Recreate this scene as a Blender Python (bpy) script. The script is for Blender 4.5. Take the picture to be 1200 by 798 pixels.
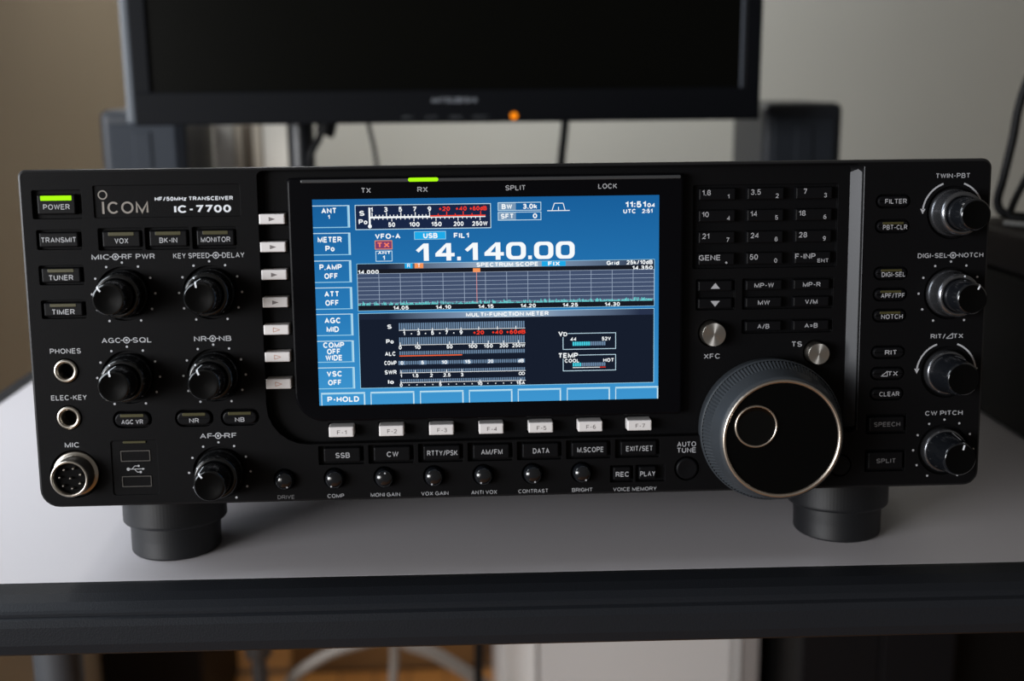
import bpy, bmesh, math, random
from mathutils import Matrix, Vector

# ------------------------------------------------------------------ scene, camera, light
for o in list(bpy.data.objects):
    bpy.data.objects.remove(o, do_unlink=True)
SC = bpy.context.scene
COL = SC.collection
PI = math.pi
random.seed(7)

DESK_Z = 0.70                     # desk top above the floor
TILT = math.radians(4)            # the radio leans back on its raised front feet
RADIO_Z = 0.7347                  # bottom edge of its front panel

cam_d = bpy.data.cameras.new('camera')
cam = bpy.data.objects.new('camera', cam_d)
COL.objects.link(cam)
SC.camera = cam
# camera pose measured in the radio's own frame, then tilted with it
_pos = Vector((-0.02557506, -0.52425968, 0.1487261))
_pt, _yw, _rl = map(math.radians, (-8.37815982, -2.60964679, 0.70048728))
_R = Matrix.Rotation(_yw, 3, 'Z') @ Matrix.Rotation(_pt, 3, 'X') @ Matrix.Rotation(_rl, 3, 'Y')
_T = Matrix.Rotation(-TILT, 3, 'X')
_W = _T @ _R
_m = Matrix((_W.col[0], _W.col[2], -_W.col[1])).transposed().to_4x4()
_m.translation = _T @ _pos + Vector((0, 0, RADIO_Z))
cam.matrix_world = _m
cam_d.sensor_width = 36
cam_d.sensor_fit = 'HORIZONTAL'
cam_d.lens = 42.0
cam_d.clip_start = 0.01
cam_d.dof.use_dof = True
cam_d.dof.focus_distance = 0.525
cam_d.dof.aperture_fstop = 6.3

SC.view_settings.view_transform = 'Standard'
SC.view_settings.look = 'None'
SC.view_settings.exposure = 0.0
SC.view_settings.gamma = 1.0
SC.view_settings.use_curve_mapping = False

world = bpy.data.worlds.new('room_ambience')
SC.world = world
world.use_nodes = True
world.node_tree.nodes['Background'].inputs[0].default_value = (1.0, 0.93, 0.84, 1)
world.node_tree.nodes['Background'].inputs[1].default_value = 0.10

def area(name, loc, aim, sx, sy, power, col):
    d = bpy.data.lights.new(name, 'AREA')
    d.shape = 'RECTANGLE'; d.size = sx; d.size_y = sy; d.energy = power; d.color = col
    o = bpy.data.objects.new(name, d); COL.objects.link(o)
    o.location = loc
    o.rotation_euler = (Vector(aim) - Vector(loc)).to_track_quat('-Z', 'Y').to_euler()
    return o
# daylight from the window on the left; the three area lights after it are added
area('window_daylight', (-0.66, 0.16, 1.12), (0.0, 0.10, 0.78), 0.55, 0.55, 5.0, (0.86, 0.93, 1.0))
area('front_fill', (-1.55, -1.05, 1.00), (0.0, 0.0, 0.82), 1.1, 0.6, 33.5, (0.96, 0.97, 1.0))  # added low light from the front left to lift the white keys
area('far_fill', (-1.7, -2.2, 1.00), (0.0, 0.1, 0.80), 1.2, 0.7, 15.0, (1.0, 0.97, 0.92))  # added front light that also brightens the white cabinet under the desk
area('rear_fill', (-0.505, 1.22, 1.56), (0.1, 1.5, 0.92), 0.65, 0.55, 18.0, (0.97, 0.98, 1.0))  # added unseen light high on the left, brightening the back wall

# ------------------------------------------------------------------ materials
MATS = {}
def mat(name, col, rough=0.5, metal=0.0, spec=0.5, emit=None, es=1.0, noise=None, bevel=0.0, bump=None, aniso=None, coat=0.0):
    if name in MATS: return MATS[name]
    m = bpy.data.materials.new(name); m.use_nodes = True
    nt = m.node_tree; b = nt.nodes['Principled BSDF']
    b.inputs['Base Color'].default_value = (*col, 1)
    b.inputs['Roughness'].default_value = rough
    b.inputs['Metallic'].default_value = metal
    b.inputs['Specular IOR Level'].default_value = spec
    b.inputs['Coat Weight'].default_value = coat
    if emit:
        b.inputs['Emission Color'].default_value = (*emit, 1)
        b.inputs['Emission Strength'].default_value = es
    tc = nt.nodes.new('ShaderNodeTexCoord')
    if noise:                       # (scale, amount): faint tonal variation of the surface itself
        n = nt.nodes.new('ShaderNodeTexNoise'); n.inputs['Scale'].default_value = noise[0]
        n.inputs['Detail'].default_value = 3
        nt.links.new(tc.outputs['Object'], n.inputs['Vector'])
        r = nt.nodes.new('ShaderNodeMapRange')
        r.inputs['To Min'].default_value = 1 - noise[1]; r.inputs['To Max'].default_value = 1 + noise[1]
        nt.links.new(n.outputs['Fac'], r.inputs['Value'])
        mx = nt.nodes.new('ShaderNodeMix'); mx.data_type = 'RGBA'; mx.blend_type = 'MULTIPLY'
        mx.inputs[0].default_value = 1
        mx.inputs[6].default_value = (*col, 1)
        nt.links.new(r.outputs[0], mx.inputs[7])
        nt.links.new(mx.outputs[2], b.inputs['Base Color'])
    nrm = None
    if bevel:
        bv = nt.nodes.new('ShaderNodeBevel'); bv.samples = 4; bv.inputs['Radius'].default_value = bevel
        nrm = bv.outputs[0]
    if bump:                        # (scale, strength)
        n = nt.nodes.new('ShaderNodeTexNoise'); n.inputs['Scale'].default_value = bump[0]
        nt.links.new(tc.outputs['Object'], n.inputs['Vector'])
        bp = nt.nodes.new('ShaderNodeBump'); bp.inputs['Strength'].default_value = bump[1]
        bp.inputs['Distance'].default_value = 0.0004
        nt.links.new(n.outputs['Fac'], bp.inputs['Height'])
        if nrm: nt.links.new(nrm, bp.inputs['Normal'])
        nrm = bp.outputs[0]
    if nrm: nt.links.new(nrm, b.inputs['Normal'])
    if aniso:
        b.inputs['Anisotropic'].default_value = aniso
        t = nt.nodes.new('ShaderNodeTangent'); t.direction_type = 'RADIAL'; t.axis = 'Y'
        nt.links.new(t.outputs[0], b.inputs['Tangent'])
    MATS[name] = m
    return m

def s2l(r, g, b):
    f = lambda c: (c / 255 / 12.92) if c / 255 <= 0.04045 else ((c / 255 + 0.055) / 1.055) ** 2.4
    return (f(r), f(g), f(b))
def glow(name, r, g, b, k=1.0):
    return mat(name, (0.0, 0.0, 0.0), 0.6, spec=0.0, emit=s2l(r, g, b), es=k)

PANEL = mat('panel_plastic', (0.0042, 0.0042, 0.0048), 0.5, spec=0.08, bevel=0.0004, bump=(2600, 0.25))
KEY = mat('key_plastic', (0.0045, 0.0046, 0.0055), 0.4, spec=0.12, bevel=0.0003)
GLOSSBLACK = mat('gloss_black', (0.004, 0.004, 0.0045), 0.16, bevel=0.0003)
BEZEL = mat('display_bezel_plastic', (0.003, 0.003, 0.004), 0.3, spec=0.06)
KNOB = mat('knob_plastic', (0.005, 0.0055, 0.006), 0.2, spec=0.7)
KNOBFACE = mat('knob_face_plastic', (0.004, 0.004, 0.0045), 0.4, spec=0.25)
KNOBBLUE = mat('knob_gloss', (0.006, 0.007, 0.009), 0.16, spec=0.8)
DIALMAT = mat('dial_rubber', (0.035, 0.041, 0.048), 0.42)
DIALFACE = mat('dial_face', (0.002, 0.002, 0.002), 0.35, spec=0.06)
KNOBRING = mat('dark_chrome', (0.19, 0.195, 0.21), 0.26, metal=0.9)
GOLDRING = mat('champagne_metal', (0.70, 0.61, 0.52), 0.36, metal=1.0)
NICKEL = mat('nickel_metal', (0.55, 0.51, 0.45), 0.3, metal=1.0)
BRUSHED = mat('brushed_aluminium', (0.72, 0.70, 0.67), 0.32, metal=1.0, aniso=0.9)
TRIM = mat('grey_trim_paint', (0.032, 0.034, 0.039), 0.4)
TRIMDARK = mat('smoked_strip', (0.05, 0.052, 0.055), 0.3)
HOLE = mat('hole_black', (0.002, 0.002, 0.002), 0.8, spec=0.1)
INK = mat('legend_ink', (0.46, 0.47, 0.50), 0.6)
INKWHITE = mat('legend_ink_white', (0.80, 0.84, 0.90), 0.6)
INKGREY = mat('legend_ink_grey', (0.13, 0.125, 0.12), 0.6)
INKDIM = mat('legend_ink_dim', (0.16, 0.16, 0.17), 0.6)
LOGO = mat('logo_metal', (0.24, 0.22, 0.20), 0.4, metal=0.5)
WHITEKEY = mat('white_key_plastic', (0.80, 0.78, 0.78), 0.45)
GREYPRINT = mat('grey_key_print', (0.20, 0.18, 0.18), 0.6)
REDPRINT = mat('pale_red_print', (0.62, 0.40, 0.34), 0.6)
OLIVE = mat('unlit_lamp_bar', (0.055, 0.050, 0.016), 0.35)
LIME = glow('lit_lime_lamp', 158, 232, 18, 1.25)
EDGE = mat('panel_edge_gloss', (0.012, 0.012, 0.013), 0.32, spec=0.4)
CASE = mat('chassis_paint', (0.012, 0.012, 0.013), 0.5)
FOOT = mat('foot_plastic', (0.005, 0.0055, 0.007), 0.42)
FOOTLOW = mat('foot_rubber', (0.005, 0.0055, 0.007), 0.45)

# ------------------------------------------------------------------ mesh builder (millimetres in, metres out)
class MB:
    def __init__(s, k=0.001):
        s.v = []; s.f = []; s.m = []; s.mats = []; s.k = k; s.smooth = []
    def mi(s, m):
        if m not in s.mats: s.mats.append(m)
        return s.mats.index(m)
    def add(s, vs, fs, m, smooth=False):
        o = len(s.v); i = s.mi(m)
        s.v += [tuple(p) for p in vs]
        for f in fs:
            s.f.append(tuple(o + q for q in f)); s.m.append(i); s.smooth.append(smooth)
    # flat polygon in the x-z plane facing the viewer (-y)
    def poly(s, pts, y, m):
        s.add([(x, y, z) for x, z in pts], [tuple(range(len(pts)))], m)
    def rect(s, x0, x1, z0, z1, y, m):
        s.poly([(x0, z0), (x1, z0), (x1, z1), (x0, z1)], y, m)
    def disc(s, cx, cz, r, y, m, n=20):
        s.poly([(cx + r * math.cos(a), cz + r * math.sin(a)) for a in [2 * PI * i / n for i in range(n)]], y, m)
    def arc(s, cx, cz, r, w, a0, a1, y, m, n=24):
        vs = []
        for i in range(n + 1):
            a = a0 + (a1 - a0) * i / n
            for q in (r - w / 2, r + w / 2):
                vs.append((cx + q * math.cos(a), y, cz + q * math.sin(a)))
        s.add(vs, [(2 * i, 2 * i + 1, 2 * i + 3, 2 * i + 2) for i in range(n)], m)
    def line(s, x0, z0, x1, z1, w, y, m):
        d = Vector((x1 - x0, z1 - z0)); d.normalize(); n = Vector((-d.y, d.x)) * w / 2
        s.poly([(x0 + n.x, z0 + n.y), (x0 - n.x, z0 - n.y), (x1 - n.x, z1 - n.y), (x1 + n.x, z1 + n.y)], y, m)
    def frame(s, x0, x1, z0, z1, w, y, m):
        s.rect(x0, x1, z1 - w, z1, y, m); s.rect(x0, x1, z0, z0 + w, y, m)
        s.rect(x0, x0 + w, z0 + w, z1 - w, y, m); s.rect(x1 - w, x1, z0 + w, z1 - w, y, m)
    # loft between closed loops of equal length, with caps
    def loft(s, loops, m, cap0=True, cap1=True, smooth=False):
        n = len(loops[0]); vs = [p for l in loops for p in l]; fs = []
        for k in range(len(loops) - 1):
            for i in range(n):
                j = (i + 1) % n
                fs.append((k * n + i, k * n + j, (k + 1) * n + j, (k + 1) * n + i))
        s.add(vs, fs, m, smooth)
        if cap0: s.add(loops[0], [tuple(range(n - 1, -1, -1))], m)
        if cap1: s.add(loops[-1], [tuple(range(n))], m)
    # rounded rectangle block, y from back to front, chamfered towards the viewer
    def rbox(s, cx, cz, w, h, yb, yf, r, m, ch=0.4, draft=0.0, n=5):
        def loop(q, y, d):
            return [(x, y, z) for x, z in rrect(cx, cz, w - 2 * d, h - 2 * d, max(r - d * 0.6, 0.05), n)]
        s.loft([loop(0, yb, 0), loop(0, yf + ch, draft), loop(0, yf + ch * 0.3, draft + ch * 0.3), loop(0, yf, draft + ch)], m)
    def lathe(s, prof, cx, cz, m, n=48, flute=None, smooth=True, cap=True):
        loops = []
        for (r, y, *e) in prof:
            lp = []
            for i in range(n):
                a = 2 * PI * i / n
                rr = r * (1 - (flute if (e and i % 2) else 0)) if flute else r
                lp.append((cx + rr * math.cos(a), y, cz + rr * math.sin(a)))
            loops.append(lp)
        s.loft(loops, m, cap0=False, cap1=cap, smooth=smooth)
    def box(s, x0, x1, y0, y1, z0, z1, m):
        s.add([(x0, y0, z0), (x1, y0, z0), (x1, y1, z0), (x0, y1, z0), (x0, y0, z1), (x1, y0, z1), (x1, y1, z1), (x0, y1, z1)],
              [(3, 2, 1, 0), (4, 5, 6, 7), (0, 1, 5, 4), (1, 2, 6, 5), (2, 3, 7, 6), (3, 0, 4, 7)], m)
    # box with rounded edges all round (any axis)
    def bbox(s, x0, x1, y0, y1, z0, z1, b, m, seg=3):
        bm = bmesh.new(); bmesh.ops.create_cube(bm, size=1)
        for v in bm.verts:
            v.co = ((x0 + x1) / 2 + v.co.x * (x1 - x0), (y0 + y1) / 2 + v.co.y * (y1 - y0), (z0 + z1) / 2 + v.co.z * (z1 - z0))
        bmesh.ops.bevel(bm, geom=bm.edges[:] , offset=b, segments=seg, profile=0.5, affect='EDGES')
        bm.verts.index_update()
        s.add([v.co[:] for v in bm.verts], [[v.index for v in f.verts] for f in bm.faces], m, False)
        bm.free()
    def text(s, t, cx, cz, y, h, m, w=None, bold=0.0, align='C', cap='HX'):
        vs, fs, (x0, x1, z0, z1) = text_mesh(t, bold)
        ch = cap_height(bold)
        kz = h / ch
        kx = (w / (x1 - x0)) if w else kz
        xm = (x0 + x1) / 2 if align == 'C' else (x0 if align == 'L' else x1)
        s.add([(cx + (x - xm) * kx, y, cz + (z - ch / 2) * kz) for x, z in vs], fs, m)
    def build(s, name, parent=None, org=(0, 0, 0), label=None):
        me = bpy.data.meshes.new(name)
        me.from_pydata([((x - org[0]) * s.k, (y - org[1]) * s.k, (z - org[2]) * s.k) for x, y, z in s.v], [], s.f)
        for m in s.mats: me.materials.append(m)
        me.polygons.foreach_set('material_index', s.m)
        me.polygons.foreach_set('use_smooth', s.smooth)
        me.update()
        o = bpy.data.objects.new(name, me); COL.objects.link(o)
        o.location = (org[0] * s.k, org[1] * s.k, org[2] * s.k)
        if parent: 
            o.parent = parent
            if parent.type == 'MESH':
                o.location = Vector(o.location) - Vector(parent.get('_org', (0, 0, 0)))
        ORG[o.name] = (org[0] * s.k, org[1] * s.k, org[2] * s.k)
        if parent and parent.name in ORG:
            o.location = Vector(ORG[o.name]) - Vector(ORG[parent.name])
        if label: o['label'] = label
        return o
ORG = {}

def rrect(cx, cz, w, h, r, n=5):
    rs = r if isinstance(r, (tuple, list)) else (r, r, r, r)      # BL, BR, TR, TL
    pts = []
    for (sx, sz, a0, rr) in ((-1, -1, PI, rs[0]), (1, -1, 1.5 * PI, rs[1]), (1, 1, 0, rs[2]), (-1, 1, .5 * PI, rs[3])):
        x = cx + sx * (w / 2 - rr); z = cz + sz * (h / 2 - rr)
        for i in range(n + 1):
            a = a0 + PI / 2 * i / n
            pts.append((x + rr * math.cos(a), z + rr * math.sin(a)))
    return pts

# lettering: every character is a few strokes in a unit box (x scaled by its width), drawn with a round-cornered pen
def _e(cx, cy, rx, ry, a0, a1, n=16):
    return [(cx + rx * math.cos(math.radians(a0 + (a1 - a0) * i / n)), cy + ry * math.sin(math.radians(a0 + (a1 - a0) * i / n))) for i in range(n + 1)]
_O = _e(.5, .5, .5, .5, 0, 360, 28)
GLYPH = {
    'A': (.70, [[(0, 0), (.5, 1), (1, 0)], [(.17, .33), (.83, .33)]]),
    'B': (.62, [[(0, .52), (.58, .52)] + _e(.6, .26, .4, .26, 90, -90) + [(0, 0), (0, 1), (.55, 1)] + _e(.56, .76, .36, .24, 90, -90)]),
    'C': (.70, [_e(.52, .5, .52, .5, 42, 318, 26)]),
    'D': (.66, [[(0, 0), (0, 1), (.42, 1)] + _e(.42, .5, .58, .5, 90, -90) + [(0, 0)]]),
    'E': (.56, [[(1, 1), (0, 1), (0, 0), (1, 0)], [(0, .52), (.92, .52)]]),
    'F': (.54, [[(1, 1), (0, 1), (0, 0)], [(0, .5), (.88, .5)]]),
    'G': (.74, [_e(.5, .5, .5, .5, 42, 345, 26), [(.56, .47), (.99, .47), (.99, .02)]]),
    'H': (.64, [[(0, 0), (0, 1)], [(1, 0), (1, 1)], [(0, .51), (1, .51)]]),
    'I': (.0, [[(.5, 0), (.5, 1)]]),
    'J': (.46, [[(1, 1), (1, .3)] + _e(.5, .3, .5, .3, 0, -170)]),
    'K': (.64, [[(0, 0), (0, 1)], [(.95, 1), (0, .36)], [(.34, .58), (1, 0)]]),
    'L': (.52, [[(0, 1), (0, 0), (1, 0)]]),
    'M': (.78, [[(0, 0), (0, 1), (.5, .06), (1, 1), (1, 0)]]),
    'N': (.66, [[(0, 0), (0, 1), (1, 0), (1, 1)]]),
    'O': (.76, [_O]),
    'P': (.60, [[(0, 0), (0, 1), (.58, 1)] + _e(.6, .73, .4, .27, 90, -90) + [(0, .46)]]),
    'Q': (.76, [_O, [(.6, .26), (1, -.04)]]),
    'R': (.64, [[(0, 0), (0, 1), (.56, 1)] + _e(.58, .74, .38, .26, 90, -90) + [(0, .48)], [(.58, .48), (1, 0)]]),
    'S': (.60, [_e(.5, .74, .47, .26, 25, 265) + _e(.5, .25, .5, .25, 88, -158)]),
    'T': (.60, [[(0, 1), (1, 1)], [(.5, 1), (.5, 0)]]),
    'U': (.64, [[(0, 1), (0, .36)] + _e(.5, .36, .5, .36, 180, 360) + [(1, 1)]]),
    'V': (.66, [[(0, 1), (.5, 0), (1, 1)]]),
    'W': (.94, [[(0, 1), (.25, 0), (.5, .98), (.75, 0), (1, 1)]]),
    'X': (.64, [[(0, 0), (1, 1)], [(0, 1), (1, 0)]]),
    'Y': (.64, [[(0, 1), (.5, .44), (1, 1)], [(.5, .44), (.5, 0)]]),
    'Z': (.60, [[(0, 1), (1, 1), (0, 0), (1, 0)]]),
    '0': (.54, [_O]),
    '1': (.30, [[(0, .76), (.55, .8), (1, 1), (1, 0)]]),
    '2': (.54, [_e(.5, .70, .47, .30, 168, -38) + [(.03, 0), (1, 0)]]),
    '3': (.54, [_e(.48, .76, .43, .24, 160, -90) + _e(.48, .26, .50, .26, 90, -160)]),
    '4': (.56, [[(.76, 0), (.76, 1), (0, .28), (1, .28)]]),
    '5': (.54, [[(.92, 1), (.17, 1), (.08, .50)] + _e(.48, .32, .50, .32, 128, -155)]),
    '6': (.54, [_e(.5, .31, .48, .31, 0, 360, 24), _e(.64, .34, .62, .66, 180, 72)]),
    '7': (.54, [[(0, 1), (1, 1), (.36, 0)]]),
    '8': (.54, [_e(.5, .76, .43, .24, 0, 360, 22), _e(.5, .26, .5, .26, 0, 360, 22)]),
    '9': (.54, [_e(.5, .69, .48, .31, 0, 360, 24), _e(.36, .66, .62, .66, 0, -108)]),
    '.': (.02, [[(.5, -.1), (.5, .1)]]), ':': (.02, [[(.5, .02), (.5, .22)], [(.5, .58), (.5, .78)]]),
    '/': (.36, [[(0, -.05), (1, 1.05)]]), '-': (.28, [[(0, .42), (1, .42)]]),
    '+': (.46, [[(0, .45), (1, .45)], [(.5, .12), (.5, .78)]]), '=': (.46, [[(0, .3), (1, .3)], [(0, .62), (1, .62)]]),
    'o': (.48, [_e(.5, .34, .5, .34, 0, 360, 24)]), 'k': (.46, [[(0, 0), (0, 1)], [(.92, .68), (0, .22)], [(.34, .42), (1, 0)]]),
    'z': (.42, [[(0, .68), (1, .68), (0, 0), (1, 0)]]), 'd': (.48, [_e(.46, .34, .46, .34, 0, 360, 24), [(1, 0), (1, 1)]]),
    'r': (.26, [[(0, 0), (0, .68)], [(0, .4)] + _e(.75, .36, .72, .32, 150, 85, 6)]), 'i': (.0, [[(.5, 0), (.5, .68)], [(.5, .9), (.5, 1)]]),
}
_TC = {}
def stroke(pts, t):
    """ribbon of width t along the points, mitred at the corners"""
    P = [Vector(p) for i, p in enumerate(pts) if i == 0 or (Vector(p) - Vector(pts[i - 1])).length > 1e-3]; n = len(P); vs = []
    closed = (P[0] - P[-1]).length < 1e-6
    for i in range(n):
        a = (P[i] - P[i - 1]) if i else ((P[0] - P[-2]) if closed else (P[1] - P[0]))
        b = (P[i + 1] - P[i]) if i < n - 1 else ((P[1] - P[0]) if closed else (P[-1] - P[-2]))
        a.normalize(); b.normalize()
        na = Vector((-a.y, a.x)); nb = Vector((-b.y, b.x)); m = na + nb
        if m.length < 1e-4: m = na.copy()
        m.normalize(); k = min(t / 2 / max(m.dot(na), 0.2), t * 1.15)
        vs += [(q.x, min(max(q.y, -0.04), 1.04)) for q in (P[i] + m * k, P[i] - m * k)]
    return vs, [(2 * i, 2 * i + 1, 2 * i + 3, 2 * i + 2) for i in range(n - 1)]
def text_mesh(t, bold):
    w = 0.215 if bold >= 0.015 else 0.125 if bold == 0.006 else 0.150
    k = (t, w)
    if k in _TC: return _TC[k]
    vs = []; fs = []; x = 0
    for ch in t:
        if ch == ' ': x += 0.36; continue
        gw, strokes = GLYPH[ch]
        for st in strokes:
            v, f = stroke([(x + w / 2 + px * gw, w / 2 + pz * (1 - w)) for px, pz in st], w)
            o = len(vs); vs += v; fs += [tuple(o + i for i in q) for q in f]
        x += gw + w + (0.13 if bold >= 0.015 else 0.16)
    xs = [a for a, b in vs]; zs = [b for a, b in vs]
    _TC[k] = (vs, fs, (min(xs), max(xs), 0, 1.0))
    return _TC[k]
def cap_height(bold):
    return 1.0

def tag(o, label, cat, group=None, kind=None):
    o['label'] = label; o['category'] = cat
    if group: o['group'] = group
    if kind: o['kind'] = kind
    return o
def empty(name, loc=(0, 0, 0), rot=(0, 0, 0)):
    o = bpy.data.objects.new(name, None); COL.objects.link(o); o.location = loc; o.rotation_euler = rot
    o.empty_display_size = 0.02
    return o
def struct(o):
    o['kind'] = 'structure'; return o
def tube_mesh(mb, pts, r, m, n=10, sub=8):
    """round cable through the points (Catmull-Rom), in the builder's unit"""
    P = [Vector(p) for p in pts]; Q = []
    for i in range(len(P) - 1):
        p0 = P[max(i - 1, 0)]; p1 = P[i]; p2 = P[i + 1]; p3 = P[min(i + 2, len(P) - 1)]
        for j in range(sub):
            t = j / sub
            Q.append(0.5 * ((2 * p1) + (p2 - p0) * t + (2 * p0 - 5 * p1 + 4 * p2 - p3) * t * t + (3 * p1 - p0 - 3 * p2 + p3) * t ** 3))
    Q.append(P[-1])
    loops = []; up = Vector((0.3, 0.2, 1)).normalized()
    for i, q in enumerate(Q):
        d = (Q[min(i + 1, len(Q) - 1)] - Q[max(i - 1, 0)]).normalized()
        a = d.cross(up)
        if a.length < 0.05: a = d.cross(Vector((1, 0, 0)))
        a.normalize(); b = a.cross(d).normalized()
        up = b
        loops.append([tuple(q + (a * math.cos(2 * PI * k / n) + b * math.sin(2 * PI * k / n)) * r) for k in range(n)])
    mb.loft(loops, m, smooth=True)

# ------------------------------------------------------------------ the room
WALL = mat('wall_paint', (0.585, 0.585, 0.53), 0.85, noise=(3, 0.05), bump=(300, 0.3))
WALLSHADE = mat('wall_paint_shaded', (0.365, 0.29, 0.195), 0.85, noise=(3, 0.08), bump=(300, 0.3))  # same wall paint, with its warm shade put into the colour
def wood_floor():
    m = mat('wood_floor', (0.30, 0.13, 0.03), 0.45)
    nt = m.node_tree; b = nt.nodes['Principled BSDF']
    tc = nt.nodes.new('ShaderNodeTexCoord'); mp = nt.nodes.new('ShaderNodeMapping')
    mp.inputs['Scale'].default_value = (9, 1.2, 1)
    br = nt.nodes.new('ShaderNodeTexBrick')
    br.inputs['Color1'].default_value = (0.40, 0.17, 0.035, 1); br.inputs['Color2'].default_value = (0.30, 0.12, 0.025, 1)
    br.inputs['Mortar'].default_value = (0.06, 0.025, 0.01, 1); br.inputs['Mortar Size'].default_value = 0.012
    br.inputs['Scale'].default_value = 1
    nt.links.new(tc.outputs['Object'], mp.inputs[0]); nt.links.new(mp.outputs[0], br.inputs[0])
    nt.links.new(br.outputs[0], b.inputs['Base Color'])
    return m
fl = MB(1); fl.box(-0.52, 2.4, -1.6, 1.72, -0.05, 0, wood_floor()); struct(fl.build('floor'))
wb = MB(1); wb.box(-0.52, 2.4, 1.62, 1.72, 0, 2.4, WALL); struct(wb.build('wall_back'))
wl = MB(1); wl.box(-0.60, -0.52, 0.56, 1.72, 0, 2.4, WALLSHADE); struct(wl.build('wall_left'))
bb = MB(1); bb.box(-0.52, 2.4, 1.605, 1.62, 0, 0.07, mat('baseboard_paint', (0.30, 0.18, 0.09), 0.5)); struct(bb.build('baseboard_back'))

# ------------------------------------------------------------------ desk
DESKTOP = mat('desk_laminate', (0.635, 0.61, 0.635), 0.45, noise=(900, 0.03))
DESKEDGE = mat('desk_edge_band', (0.0145, 0.016, 0.0195), 0.5, spec=0.14, bump=(1500, 0.3))
DESKLEG = mat('desk_leg_paint', (0.045, 0.048, 0.054), 0.5)
DX0, DX1, DY0, DY1 = -352, 680, -5, 720
desk = empty('desk', (0, 0, 0), (0, 0, math.radians(-0.85)))
tag(desk, 'pale grey desk with dark edge band carrying the radio and monitor', 'desk')
d = MB(); d.bbox(DX0, DX1, DY0, DY1, 676, 700, 0.6, DESKTOP, 2); d.build('desktop', desk)
def strip_x(mb, prof, x0, x1, m):          # extrude a y-z profile along x
    a = [(x0, y, z) for y, z in prof]; b = [(x1, y, z) for y, z in prof]
    mb.loft([b, a], m)
d = MB()
strip_x(d, [(-5, 700), (-9, 700.6), (-18, 700.5), (-25, 699.4), (-29, 697.4), (-30.2, 696.4), (-30.2, 690), (-5, 690)], DX0 - 10, DX1 + 10, DESKEDGE)
strip_x(d, [(-5, 690.2), (-30, 690.2), (-30, 695.2), (-32.6, 694.6), (-34.2, 692), (-34.6, 684), (-33.6, 679.6), (-31, 677.8), (-5, 674)], DX0 - 10, DX1 + 10, DESKEDGE)
d.build('front_edge', desk, label='dark edge band along the front')
d = MB(); d.bbox(DX0 - 12, DX0, DY0, DY1, 676, 701, 2, DESKEDGE, 2); d.build('side_edge', desk)
d = MB(); d.bbox(DX1, DX1 + 12, DY0, DY1, 676, 701, 2, DESKEDGE, 2); d.build('side_edge', desk)
for (x, y) in ((-326, 300), (650, 300)):
    d = MB()
    d.loft([[(x + q * math.cos(a) * 1.0, y + q * math.sin(a), z) for a in [2 * PI * i / 20 for i in range(20)]] for q, z in ((22, 0), (22, 20), (18, 26), (17, 676))], DESKLEG, smooth=True)
    d.bbox(x - 24, x + 24, y - 260, y + 330, 0.3, 24, 6, DESKLEG, 2)
    d.build('leg', desk)

# ------------------------------------------------------------------ the radio
radio = empty('radio_transceiver', (0, 0, RADIO_Z), (-TILT, 0, 0))
tag(radio, 'black radio transceiver with lit blue screen and large tuning dial on the desk', 'radio')

# --- legends collected on the front panel (printed on it)
ink = MB()
def legend(t, x, z, h, w=None, m=None, y=-0.05, bold=0.004, **k):
    ink.text(t, x, z, y, h, m or INK, w, bold, **k)
def coax(x, z, y=-0.05, m=None, ln=True):          # the ring-and-dot sign between two knob names
    m = m or INK
    ink.arc(x, z, 1.25, 0.42, 0, 2 * PI, y, m, 28); ink.disc(x, z, 0.55, y, m, 14)
    if ln:
        ink.rect(x - 2.6, x - 1.4, z - 0.18, z + 0.18, y, m); ink.rect(x + 1.4, x + 2.6, z - 0.18, z + 0.18, y, m)
def dual(a, b, x, z, w, h=2.3, xs=0.0):
    x0 = x - w / 2; x1 = x + w / 2; c = x + xs
    legend(a, (x0 + c - 2.7) / 2, z, h, (c - 2.7) - x0)
    legend(b, (x1 + c + 2.7) / 2, z, h, x1 - (c + 2.7))
    coax(c, z)

MIDY = 5.0          # how far the centre section lies behind the pods
# stage 1: plate
plate = MB()
W2, PH = 212.5, 149
def ploop(y, i):
    return [(x, y, z) for x, z in rrect(0, PH / 2, 425 - 2 * i, PH - 2 * i, (8.5 - i, 7 - i, 4.2 - i, 3.2 - i), 6)]
plate.mi(PANEL); plate.loft([ploop(18, 0.3), ploop(1.3, 0), ploop(0.4, 0.35), ploop(0, 1.2)], EDGE)
plate.m[-1] = 0; plate.m[-2] = 0

def prism(mb, front, back, yf, yb, m):
    mb.loft([[(x, yb, z) for x, z in back], [(x, yf, z) for x, z in front]], m)
rec = MB()
f_out = rrect(21.85, 86.8, 265.7, 121.0, (18, 3, 4.0, 2.5), 6)       # -111 .. 154.7
b_out = [(min(x, 150.6) if x > 100 else x, z) for x, z in f_out]
prism(rec, rrect(21.85 + 0.41, 86.8, 266.5, 121.0, (18, 3, 4.0, 2.5), 6), rrect(19.8, 86.8, 261.6, 121.0, (18, 3, 3.0, 2.5), 6), -1.0, MIDY, PANEL)
well = MB()
def rwell(cx, cz, w, h, r=0.8, depth=2.4, y=0.0):
    prism(well, rrect(cx, cz, w, h, r, 4), rrect(cx, cz, w, h, r, 4), y - 1.0, y + depth, PANEL)
def cwell(cx, cz, r, depth=2.0, y=0.0):
    p = [(cx + r * math.cos(2 * PI * i / 40), cz + r * math.sin(2 * PI * i / 40)) for i in range(40)]
    prism(well, p, p, y - 1.0, y + depth, PANEL)

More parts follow.
